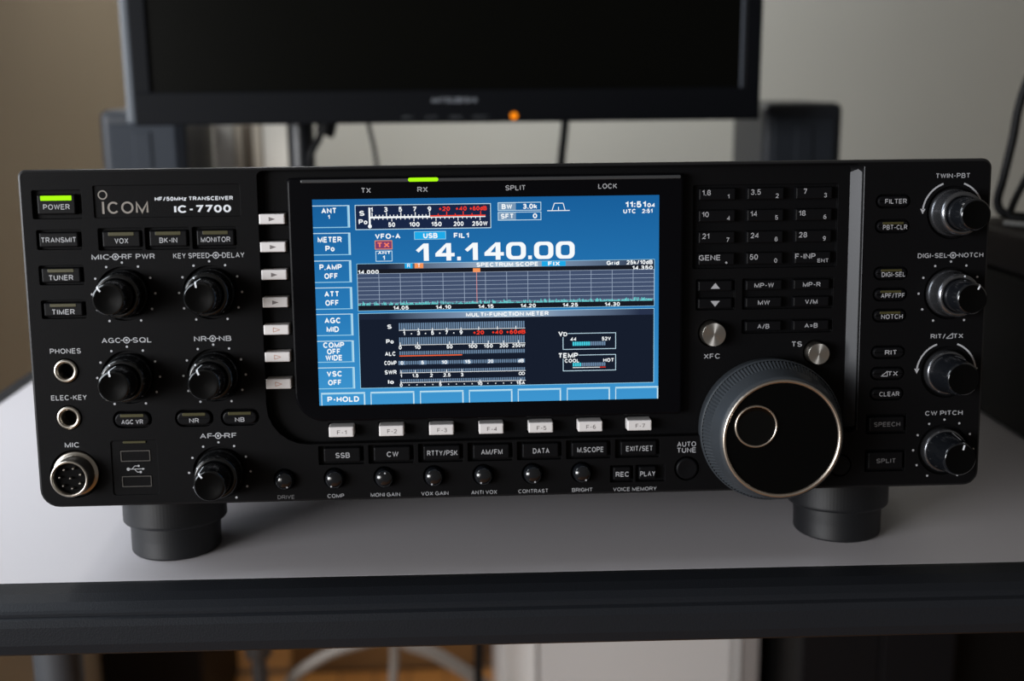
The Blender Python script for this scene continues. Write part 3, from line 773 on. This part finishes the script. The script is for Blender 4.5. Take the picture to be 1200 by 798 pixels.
# big frequency figures, drawn as wide bold strokes
FV0, FV1 = 19.7, 27.3
def big0(u0, u1):
    w = u1 - u0; o = rrect(U((u0 + u1) / 2), V((FV0 + FV1) / 2), w, FV1 - FV0, 2.5, 6); i = rrect(U((u0 + u1) / 2), V((FV0 + FV1) / 2), w - 4.4, FV1 - FV0 - 3.0, 1.2, 6)
    n = len(o); ui.add([(x, Y3, z) for x, z in o + i], [(k, (k + 1) % n, n + (k + 1) % n, n + k) for k in range(n)], CW_)
def big1(u0, u1):
    q(u1 - 2.2, u1, FV0, FV1, Y3, CW_)
    ui.poly([(U(u0), V(FV0 + 2.9)), (U(u0 + 1.2), V(FV0 + 3.9)), (U(u1 - 2.2), V(FV0 + 2.0)), (U(u1 - 2.2), V(FV0))][::1], Y3, CW_)
def big4(u0, u1):
    q(u1 - 3.6, u1 - 1.5, FV0, FV1, Y3, CW_); q(u0, u1, FV0 + 4.3, FV0 + 5.8, Y4, CW_)
    ui.poly([(U(u0), V(FV0 + 4.4)), (U(u0 + 2.6), V(FV0 + 4.4)), (U(u1 - 3.6), V(FV0 + 1.6)), (U(u1 - 3.6), V(FV0))], Y3, CW_)
def bigdot(u): q(u, u + 1.6, FV1 - 1.6, FV1, Y3, CW_)
big1(44.3, 49.9); big4(52.8, 61.2); bigdot(62.3); big1(65.7, 71.4); big4(74.3, 82.8); big0(83.8, 92.5); bigdot(93.5); big0(96.1, 104.6); big0(105.7, 114.0)
for (v0, v1, a, b, w) in ((2.3, 6.0, 'BW', '3.0k', 6.2), (6.5, 10.2, 'SFT', '0', 1.9)):
    q(80.4, 88.3, v0, v1, Y1, CGREY); fr(80.4, 99.4, v0, v1, 0.28, CLINE); tx(a, 84.4, (v0 + v1) / 2, 2.2, w=4.6 if a == 'BW' else 5.4); tx(b, 97.6, (v0 + v1) / 2, 2.2, w=w, align='R')
for a, b in (((102.0, 6.2), (111.9, 6.2)), ((104.1, 6.2), (105.2, 3.0)), ((105.2, 3.0), (109.0, 3.0)), ((109.0, 3.0), (109.9, 6.2)), ((107.0, 4.6), (107.0, 6.2))):
    ui.line(U(a[0]), V(a[1]), U(b[0]), V(b[1]), 0.32, Y3, CW_)
tx('11:51', 141.0, 4.0, 2.7, w=9.0); tx('04', 147.7, 4.4, 1.9, w=3.2); tx('UTC', 138.2, 6.9, 1.9, w=5.4, bold=0.02); tx('2:51', 146.0, 6.9, 1.9, w=4.8, bold=0.02)
# spectrum scope
q(18.4, 149.4, 28.1, 48.9, Y1, CBLK)
head = MB(); head.rect(U(18.4), U(149.4), V(30.6), V(28.2), Y2, CHEAD)
q(39.3, 42.7, 28.2, 30.5, Y3, CCY); q(43.6, 47.4, 28.2, 30.5, Y3, COR); tx('R', 41.0, 29.3, 1.7, y=Y4, bold=0.01); tx('T', 45.5, 29.3, 1.7, y=Y4, bold=0.01)
tx('SPECTRUM SCOPE', 84.2, 29.4, 1.9, w=27.0, bold=0.035, y=Y3); q(99.4, 110.0, 28.2, 30.5, Y3, CCY); tx('FIX', 104.8, 29.4, 1.9, w=5.2, y=Y4)
tx('Grid', 130.9, 29.5, 1.9, w=5.6); tx('25k/10dB', 142.7, 29.4, 1.9, w=11.8, bold=0.025)
tx('14.000', 23.4, 31.8, 1.8, w=9.0); tx('14.350', 144.1, 31.8, 1.8, w=9.0)
q(18.5, 149.3, 32.6, 46.6, Y2, CPLOT)
for i in range(15): u = 18.5 + i * 9.34; q(u - 0.1, u + 0.1, 32.6, 46.6, Y3, CGRID)
for i in range(8): v = 32.6 + i * 1.86; q(18.5, 149.3, v - 0.09, v + 0.09, Y3, CGRID)
q(70.55, 70.8, 32.4, 46.4, Y4, glow('lcd_pink', 226, 150, 150)); q(69.1, 72.3, 30.9, 32.6, Y4, COR)
rs = random.Random(3)
u = 18.6
while u < 149.1:
    h = 0.45 + 1.3 * rs.random() ** 2.6
    if abs(u - 56.5) < 1.2: h += 0.9 * rs.random()
    if rs.random() < 0.8: q(u, u + 0.32, 46.5 - h, 46.5, Y4, CTEAL)
    u += 0.38
fr(18.3, 149.5, 28.1, 49.0, 0.2, CL, Y3)
for i, s in enumerate(('14.05', '14.10', '14.15', '14.20', '14.25', '14.30')): tx(s, 37.2 + 18.7 * i, 47.8, 1.7, w=6.7, bold=0.02)
# multi function meter
q(18.5, 149.2, 50.0, 83.5, Y1, CD)
head.rect(U(18.5), U(149.2), V(52.8), V(50.1), Y2, CHEAD)
tx('MULTI-FUNCTION METER', 84.0, 51.4, 1.9, w=36.6, bold=0.035)
fr(18.3, 149.4, 49.9, 83.6, 0.25, CL, Y3)
for s, v, w in (('S', 56.1, 1.9), ('Po', 62.7, 3.3), ('ALC', 68.2, 4.6), ('COMP', 72.3, 5.4), ('SWR', 76.5, 5.2), ('Io', 80.8, 2.6)): tx(s, 31.9, v, 1.9, w=w)
for v0, v1 in ((54.6, 57.6), (61.0, 64.2), (67.2, 68.8), (71.6, 73.2), (75.4, 76.7), (79.8, 81.1)):
    for i in range(58):
        u = 36.0 + i * 0.963; q(u, u + 0.62, v0, v1, Y2, CHAT)
def base(v, u1=91.8, m=CW_): q(36.0, u1, v, v + 0.22, Y3, m)
base(57.7); base(64.3); base(76.8); base(81.2)
q(36.0, 63.7, 69.05, 69.5, Y3, glow('lcd_alc', 246, 104, 64))
for s, u in (('1', 38.3), ('3', 44.6), ('5', 50.8), ('7', 57.1), ('9', 63.4)):
    tx(s, u, 59.2, 1.8, bold=0.02); q(u - 0.15, u + 0.15, 57.0, 58.4, Y3, CW_)
for u in (41.5, 47.7, 54.0, 60.2): ui.disc(U(u), V(59.4), 0.3, Y3, CW_, 8)
for s, u, w in (('+20', 71.2, 4.7), ('+40', 79.5, 4.7), ('+60dB', 87.7, 8.4)): tx(s, u, 59.4, 1.8, CRED, w); q(u - 0.15, u + 0.15, 56.8, 58.2, Y3, CW_)
for s, u in (('0', 36.4), ('10', 44.1), ('50', 58.2), ('100', 68.5), ('150', 75.4), ('200', 82.2), ('250W', 88.8)):
    tx(s, u, 65.5, 1.7, w={1: 1.3, 2: 2.6, 3: 3.9, 4: 5.9}[len(s)], bold=0.025); q(u - 0.15, u + 0.15, 63.2, 64.6, Y3, CW_)
for s, u in (('0', 37.0), ('5', 46.1), ('10', 55.8), ('15', 66.1), ('20', 76.2), ('dB', 89.8)): q(u - 1.6, u + 1.6, 71.5, 73.3, Y3, CHAT); tx(s, u, 72.4, 1.6, y=Y4, w={1: 1.2, 2: 2.5}[len(s)])
for s, u in (('1', 36.5), ('1.5', 42.8), ('2', 49.8), ('2.5', 56.7), ('3', 63.5)): tx(s, u, 78.2, 1.6, bold=0.02); q(u - 0.15, u + 0.15, 75.8, 77.2, Y3, CW_)
for dx in (-0.65, 0.65): ui.arc(U(90.1 + dx), V(78.2), 0.6, 0.3, 0, 2 * PI, Y3, CW_, 14)
for s, u in (('0', 36.4), ('5', 53.8), ('10', 71.4), ('15A', 89.6)): tx(s, u, 82.4, 1.6, bold=0.02); q(u - 0.15, u + 0.15, 80.6, 81.8, Y3, CW_)
for i in range(16):
    if i % 5: ui.disc(U(36.4 + 3.5 * i), V(82.4), 0.26, Y3, CW_, 8)
fr(108.5, 132.3, 60.5, 67.9, 0.28, CLINE); fr(108.5, 132.3, 70.3, 77.6, 0.28, CLINE)
q(106.6, 110.8, 59.3, 62.2, Y3, CD); tx('V', 107.6, 60.7, 2.3, y=Y4, w=2.1); tx('D', 109.7, 60.9, 1.8, y=Y4, w=1.7)
q(106.6, 115.6, 69.2, 72.0, Y3, CD); tx('TEMP', 111.0, 70.5, 2.3, y=Y4, w=8.6)
tx('44', 113.1, 63.2, 1.7, w=2.7); tx('52V', 128.0, 63.2, 1.7, w=4.0); tx('COOL', 112.5, 72.9, 1.7, y=Y4, w=6.4); tx('HOT', 128.9, 72.9, 1.7, w=4.6)
for v0, v1, n in ((64.4, 66.2, 8), (73.9, 75.5, 4)):
    for i in range(15): q(112.9 + i * 0.99, 112.9 + i * 0.99 + 0.78, v0, v1, Y3, glow('lcd_aqua', 70, 205, 222) if i < n else CHAT)
q(112.9, 125.0, 75.9, 76.2, Y3, CW_); q(125.0, 127.7, 75.9, 76.2, Y3, CRED)
screen = ui.build('screen', display, (-11.9, 0, 89.3), 'lit blue screen of figures, meters and a spectrum plot')
head.build('title_bar', display, (-11.9, 0, 94), 'grey title bars on the lit screen')

# ---- main tuning dial
DX, DZ = 114.5, 29.2
cwell_dummy = None
dl = MB()
dl.lathe([(31.6, 3.5), (31.9, -2.2), (32.3, -3.2), (32.3, -4.6), (31.7, -5.2)], DX, DZ, DIALMAT, 180, cap=False)
dl.lathe([(31.7, -5.2, 1), (29.2, -11.8, 1)], DX, DZ, DIALMAT, 240, 0.014, cap=False, smooth=False)
dl.lathe([(29.3, -11.7), (28.9, -12.6), (27.6, -20.4), (27.1, -21.6), (26.3, -22.2)], DX, DZ, DIALMAT, 96, cap=False)
dl.lathe([(24.6, -21.9), (0.3, -21.9)], DX, DZ, DIALFACE, 96)
dial = dl.build('tuning_dial', radio, (DX, 0, DZ), 'large dark grey dial with a knurled band')
rg = MB(); rg.lathe([(26.3, -21.6), (26.3, -22.5), (25.9, -23.0), (25.3, -23.0), (24.8, -22.6), (24.6, -21.8)], DX, DZ, GOLDRING, 128, cap=False)
rg.build('rim_ring', dial, (DX, -22, DZ), 'champagne metal ring on the dial face')
FX, FZ = DX - 11.6, DZ + 5.8
rg = MB()
rg.lathe([(9.5, -21.8), (9.4, -22.6), (9.0, -23.0), (8.5, -22.7), (8.4, -22.3)], FX, FZ, GOLDRING, 72, cap=False)
rg.lathe([(8.45, -22.6), (7.9, -22.35), (6.6, -22.15), (4.5, -22.02), (2.2, -21.96), (0.2, -21.95)], FX, FZ, mat('dimple_black', (0.002, 0.002, 0.002), 0.14, spec=0.25), 56)
rg.build('finger_rest', dial, (FX, -22, FZ), 'round finger dimple with a thin metal ring')

# ---- chassis and feet
c = MB(); c.bbox(-209, 209, 17.5, 392, 1.5, 146, 3, CASE, 2)
for i in range(26):
    c.box(-150 + i * 12, -150 + i * 12 + 5, 120, 300, 145.9, 146.15, HOLE)
c.build('chassis', radio, label='black metal case behind the front panel')
FY = 42
ft = math.tan(TILT)
for x in (-163.5, 160.5):
    f = MB()
    def floop(r, z, lean=0.0, n=96):
        return [(x + r * math.cos(2 * PI * i / n), FY + r * math.sin(2 * PI * i / n), z + (lean * (r * math.sin(2 * PI * i / n) + FY) )) for i in range(n)]
    f.loft([floop(24.3, 2.0), floop(24.3, -15.6), floop(24.3, -16.2), floop(24.2, -16.9), floop(23.7, -17.6), floop(23.2, -17.8), floop(21.4, -18.0)][::-1], FOOT, smooth=False)
    ft_o = f.build('foot', radio, (x, FY, 0))
    g = MB()
    # the telescoped lower part ends flat on the desk
    zb = -(RADIO_Z - DESK_Z) * 1000 / math.cos(TILT)
    g.loft([floop(20.2, zb + 0.05, ft), floop(20.8, zb + 0.6, ft), floop(21.0, zb + 1.1, ft), floop(21.0, zb + 1.8, ft), floop(21.0, -23.2), floop(21.0, -24.0), floop(20.95, -24.2), floop(20.7, -24.3), floop(20.7, -24.6), floop(20.95, -24.7), floop(21.0, -24.9), floop(21.2, -17.5)], FOOTLOW, smooth=False)
    g.build('foot_extension', ft_o, (x, FY, -18))
for x in (-163, 163):
    f = MB()
    zb = -(RADIO_Z - DESK_Z) * 1000 / math.cos(TILT)
    yy = 350
    f.loft([[(x + r * math.cos(a), yy + r * math.sin(a), (zb + (r * math.sin(a) + yy) * ft + e) if fl_ else 2.0) for a in [2 * PI * i / 24 for i in range(24)]] for r, e, fl_ in ((11, 0.05, 1), (12, 1, 1), (12, 0, 0))], FOOTLOW)
    f.build('rear_foot', radio, (x, yy, 0))

# ------------------------------------------------------------------ monitor behind the radio
MBLACK = mat('monitor_plastic', (0.003, 0.0034, 0.0046), 0.5, spec=0.08)
MSIDE = mat('monitor_lit_edge', (0.045, 0.055, 0.068), 0.38)  # bluish window light on the left edge put into the colour
MSCREEN = mat('monitor_screen', (0.0025, 0.0025, 0.002), 0.28, spec=0.05)
MY0 = 470
MXL, MXR, MZB, MZT = -280, 224, 885, 1212
mon = empty('monitor', (0, 0, 0))
tag(mon, 'wide black switched-off monitor with orange standby light behind the radio', 'monitor')
h = MB()
h.bbox(MXL, MXR, MY0 + 4, MY0 + 42, MZB, MZT, 3, MBLACK, 2)
BZ = 26
def bezel_piece(mb, x0, x1, z0, z1): mb.bbox(x0, x1, MY0, MY0 + 6, z0, z1, 1.2, MBLACK, 2)
bezel_piece(h, MXL, MXR, MZB, MZB + BZ); bezel_piece(h, MXL, MXR, MZT - 14, MZT)
bezel_piece(h, MXL, MXL + 14, MZB + BZ - 1, MZT - 13); bezel_piece(h, MXR - 14, MXR, MZB + BZ - 1, MZT - 13)
h.bbox(MXL + 60, MXR - 60, MY0 + 40, MY0 + 62, MZB + 40, MZT - 30, 8, MBLACK, 2)
MLOGO = mat('monitor_logo', (0.16, 0.17, 0.19), 0.5)
h.text('MITSUBISHI', -25, 903, MY0 - 0.3, 4.2, MLOGO, 36, 0.02)
for x, s, w in ((-63, 'INPUT', 8), (-44, 'AUTO', 9), (-24, 'MENU', 10), (-4, 'SELECT', 12)): h.text(s, x, 889.6, MY0 - 0.3, 2.0, mat('monitor_small_print', (0.07, 0.075, 0.08), 0.5), w, 0.01)
h.build('housing', mon)
h = MB(); h.bbox(MXL - 7, MXL + 1.5, MY0 + 1.5, MY0 + 40, MZB + 1, MZT, 2.4, MSIDE, 3); h.build('side_edge', mon, label='left edge coloured blue-grey as if lit')
h = MB(); h.rect(MXL + 14, MXR - 14, MZB + BZ, MZT - 14, MY0 + 3.2, MSCREEN); h.build('screen', mon)
h = MB(); h.rect(MXR - 16.5, MXR - 14.5, MZB + BZ, MZT - 14, MY0 + 2.8, mat('screen_edge_line', (0.09, 0.10, 0.12), 0.3)); h.build('screen_edge', mon)
h = MB(); h.lathe([(3.0, MY0 + 1), (3.0, MY0 - 0.8), (2.0, MY0 - 1.3), (0.2, MY0 - 1.4)], 23, 890.0, glow('standby_orange', 232, 128, 20, 1.4), 16); h.build('power_light', mon, (23, MY0, 890), 'small orange standby light')
# clamp-on pole that carries it
h = MB()
h.loft([[(-160 + 11.5 * math.cos(a), 560 + 11.5 * math.sin(a), z) for a in [2 * PI * i / 24 for i in range(24)]] for z in (712, 1090)], mat('pole_black', (0.008, 0.009, 0.011), 0.35), smooth=True)
h.bbox(-195, -125, 525, 595, 700, 714, 2, MBLACK, 2)
h.build('support_pole', mon, label='round black pole clamped to the desk')
h = MB(); h.bbox(-170, -20, 540, 562, 1030, 1070, 4, MBLACK, 2); h.bbox(-70, 20, MY0 + 60, 550, 1010, 1090, 4, MBLACK, 2); h.build('bracket', mon)

# ------------------------------------------------------------------ speakers
SPK = mat('speaker_plastic', (0.017, 0.020, 0.026), 0.42, spec=0.3)
SPKG = mat('speaker_grille', (0.020, 0.024, 0.031), 0.6, spec=0.2, bump=(900, 0.6))
def speaker(x0, x1, y0, label, group):
    cx = (x0 + x1) / 2
    e = empty('speaker', (cx / 1000, y0 / 1000, DESK_Z)); tag(e, label, 'speaker', group)
    w = x1 - x0
    b = MB(); b.bbox(-w / 2, w / 2, 2, 126, 0.5, 196, 7, SPK, 4); b.build('cabinet', e)
    b = MB(); b.bbox(-w / 2 + 7, w / 2 - 7, -1, 6, 14, 184, 2.5, SPKG, 2)
    b.bbox(-8, 8, -2.6, 1, 20, 178, 1.5, SPKG, 3)
    b.build('grille', e)
    return e
speaker(-333, -259, 552, 'black desktop speaker left of the monitor, its edge lit blue-grey', 'desktop speakers')
speaker(250, 321, 552, 'black desktop speaker right of the monitor against the pale wall', 'desktop speakers')

# ------------------------------------------------------------------ books between left speaker and pole
def book(x0, w, h_, col, label, dz=0.0, y0=640):
    e = MB()
    c_ = mat('book_cover_%s' % label.split()[0], col, 0.7)
    e.bbox(x0, x0 + w, y0, y0 + 4, 700.3, 700 + h_, 1.2, c_, 2)
    e.bbox(x0, x0 + 2, y0, y0 + 78, 700.3, 700 + h_, 0.8, c_, 2); e.bbox(x0 + w - 2, x0 + w, y0, y0 + 78, 700.3, 700 + h_, 0.8, c_, 2)
    e.box(x0 + 2.0, x0 + w - 2.0, y0 + 4, y0 + 75, 703, 697 + h_, mat('book_pages', (0.62, 0.58, 0.50), 0.9))
    o = e.build('book', None, (x0, y0, 700)); tag(o, label, 'book', 'books standing behind the radio'); return o
book(-252, 18, 182, (0.80, 0.74, 0.64), 'cream book nearest the left speaker in the row by the pole')
book(-233, 8, 186, (0.62, 0.53, 0.41), 'tan thin book between the cream book and the brown one')
book(-224, 7, 178, (0.17, 0.13, 0.09), 'brown slim book in the middle of the row behind the radio')
book(-216, 8.5, 184, (0.62, 0.54, 0.43), 'beige thin book between the brown one and the white one')
book(-206, 23, 186, (0.78, 0.73, 0.64), 'white thick book nearest the black pole')

# ------------------------------------------------------------------ cables behind the radio
CABLE = mat('black_cable', (0.005, 0.005, 0.0055), 0.55, spec=0.2)
GCABLE = mat('grey_cable', (0.30, 0.29, 0.27), 0.55)
def cable(name, pts, r, m, label, group=None, extra=None):
    mb = MB(); tube_mesh(mb, pts, r, m)
    o = mb.build(name, None, pts[-1]); tag(o, label, 'cable', group)
    if extra:
        e = MB(); tube_mesh(e, extra[1], extra[2], extra[3], 14, 2); e.build(extra[0], o, extra[1][0])
    return o
cable('video_cable', [(-134, 541, 925), (-135, 541, 896), (-142, 541, 872), (-150, 545, 840), (-118, 590, 750), (-110, 620, 704)], 3.2, CABLE, 'black monitor cable with a thick plug hanging right of the pole',
      None, ('plug', [(-134, 541, 912), (-134.5, 541, 884), (-138, 541, 874)], 8.5, CABLE))
cable('thin_cable', [(-101, 541, 900), (-99, 541, 880), (-94, 543, 850), (-88, 560, 770), (-80, 620, 703)], 2.0, mat('dim_cable', (0.06, 0.058, 0.052), 0.6), 'thin grey cable hanging under the left half of the monitor')
cable('power_cable', [(72, 541, 900), (71, 541, 880), (68, 543, 850), (62, 560, 770), (60, 620, 704)], 3.6, CABLE, 'thick black cable hanging straight under the right half of the monitor')

# ------------------------------------------------------------------ dark case at the right edge
BOXM = mat('case_vinyl', (0.006, 0.0055, 0.005), 0.6, spec=0.15, bump=(500, 0.4))
e = empty('equipment_case', (0.318, 0.03, DESK_Z)); tag(e, 'black box standing on the desk right of the radio', 'box')
b = MB(); b.bbox(0, 150, 0, 262, 0.5, 98, 5, BOXM, 3); b.build('body', e)
b = MB(); b.bbox(-0.6, 150.6, -0.6, 262.6, 98, 124, 5, mat('case_lid', (0.014, 0.0085, 0.007), 0.6, spec=0.15), 3); b.build('lid', e, label='dark reddish brown lid')
cable('black_cable', [(392, 282, 1040), (370, 281, 960), (352, 280, 907), (347.5, 280, 876), (343, 279, 852), (339, 276, 834), (345, 266, 827.4), (375, 255, 827.4), (410, 250, 827.4)], 3.0, CABLE, 'outer black cable drooping onto the box at the right edge', None)
cable('black_cable', [(372, 262, 905), (358, 261, 872), (348, 260, 850), (341, 258, 836), (338, 252, 828), (350, 242, 826.8), (390, 236, 826.8)], 2.4, CABLE, 'inner black cable bent low over the box at the right edge', None)
cable('grey_cable', [(326, 236, 826.2), (334, 225, 826.2), (348, 218, 826.2), (366, 222, 826.2), (382, 228, 826.2), (404, 226, 826.2)], 2.0, GCABLE, 'grey cable curled on top of the box at the right edge')

# ------------------------------------------------------------------ under the desk
WCAB = mat('white_cabinet_paint', (0.66, 0.66, 0.655), 0.5)
e = empty('white_cabinet', (0.02, 0.80, 0)); tag(e, 'white cabinet under the desk, seen below the screen', 'cabinet')
b = MB(); b.bbox(0, 300, 12, 420, 0.5, 520, 3, WCAB, 2); b.build('body', e)
b = MB(); b.bbox(0, 41, 0, 14, 20, 520, 1.5, mat('white_stile_paint', (0.86, 0.87, 0.86), 0.45), 2); b.build('stile', e)
b = MB(); b.bbox(44, 278, 4, 14, 24, 515, 1.5, WCAB, 2); b.build('door', e)
b = MB(); b.bbox(283, 288, 2, 14, 24, 515, 1, WCAB, 2); b.bbox(290, 312, 6, 400, 0.5, 520, 1.5, mat('cabinet_side_paint', (0.30, 0.28, 0.27), 0.5), 2); b.build('side_rail', e, label='grey right-hand rail')
PC = mat('computer_case', (0.004, 0.004, 0.004), 0.5, spec=0.15)
def tower(x, y, w, dep, hgt, label, seams):
    e = empty('computer_tower', (x / 1000, y / 1000, 0)); tag(e, label, 'computer')
    b = MB(); b.bbox(0, w, 6, dep, 4, hgt, 4, PC, 2); b.build('case', e)
    b = MB()
    x0 = 0
    for sx in seams + [w]:
        b.bbox(x0 + 0.5, sx - 0.5, 0, 8, 8, hgt - 3, 2.5, mat('computer_front', (0.006, 0.0065, 0.008), 0.45, spec=0.2), 2); x0 = sx
    b.build('front_cover', e)
    b = MB()
    for i in range(3): b.box(18, w - 18, -0.6, 1, hgt - 60 - 30 * i, hgt - 56 - 30 * i, HOLE)
    b.build('drive_slots', e)
    for (fx, fy) in ((15, 25), (w - 15, 25), (15, dep - 25), (w - 15, dep - 25)):
        b = MB(); b.box(fx - 10, fx + 10, fy - 10, fy + 10, 0, 5, HOLE); b.build('foot', e)
tower(-515, 1000, 133, 250, 430, 'black computer tower under the left side of the desk', [])
tower(350, 700, 178, 430, 470, 'black computer case under the desk beside the white cabinet', [92])
pole = MB()
def vloop(cx, cy, r, z, n=20): return [(cx + r * math.cos(2 * PI * i / n), cy + r * math.sin(2 * PI * i / n), z) for i in range(n)]
e = empty('stand_pole', (-0.266, 0.79, 0)); tag(e, 'thin dark pole stand with a collar, left of the looped cables under the desk', 'stand')
pm = mat('pole_grey', (0.030, 0.028, 0.027), 0.45)
pole.loft([vloop(0, 0, 9, z) for z in (14, 480)], pm, smooth=True); pole.build('pole', e)
b = MB(); b.loft([vloop(0, 0, r, z) for r, z in ((15, 262), (16, 266), (16, 300), (14, 306))], pm, smooth=True); b.build('collar', e)
b = MB(); b.loft([vloop(0, 0, r, z) for r, z in ((75, 0.3), (75, 8), (60, 13), (9.2, 16))], pm, smooth=False); b.build('base', e)
LC = mat('pale_cable', (0.22, 0.195, 0.17), 0.5)
cable('pale_cable', [(-268, 832, 110), (-243, 832, 196), (-195, 832, 236), (-142, 832, 254), (-116, 832, 262), (-112, 834, 300)], 7, LC, 'pale cable arching up beside the pole under the desk')
cable('pale_cable', [(-100, 790, 300), (-96, 790, 274), (-60, 790, 256), (-20, 790, 228), (12, 792, 196), (30, 792, 150)], 8, LC, 'pale cable sloping down towards the white cabinet')
cable('pale_cable', [(-114, 860, 300), (-113, 860, 256), (-112, 860, 220), (-116, 860, 170), (-118, 862, 110), (-118, 880, 8)], 6, LC, 'pale cable hanging straight down between the two arching ones')
cable('black_cable', [(-8, 760, 500), (-8, 760, 320), (-9, 760, 250), (-10, 760, 150), (-10, 770, 40), (-10, 800, 5)], 5.5, CABLE, 'black cable hanging just left of the white cabinet')
e = empty('black_cabinet', (0.535, 0.74, 0)); tag(e, 'black cabinet at the right end under the desk, beside the computer case', 'cabinet')
b = MB(); b.bbox(0, 420, 12, 430, 0.5, 500, 3, PC, 2); b.build('body', e)
b = MB(); b.bbox(2, 418, 0, 14, 20, 498, 2, PC, 2); b.build('door', e)
WOODP = mat('brown_wood', (0.16, 0.075, 0.02), 0.55, noise=(6, 0.2))
e = empty('wooden_box', (-0.30, 1.25, 0)); tag(e, 'brown wooden box on the floor behind the cables under the desk', 'box')
b = MB(); b.bbox(0, 300, 0, 260, 0.5, 150, 2, WOODP, 2); b.build('body', e)
b = MB(); b.bbox(-3, 303, -3, 263, 150, 166, 2, WOODP, 2); b.build('lid', e)
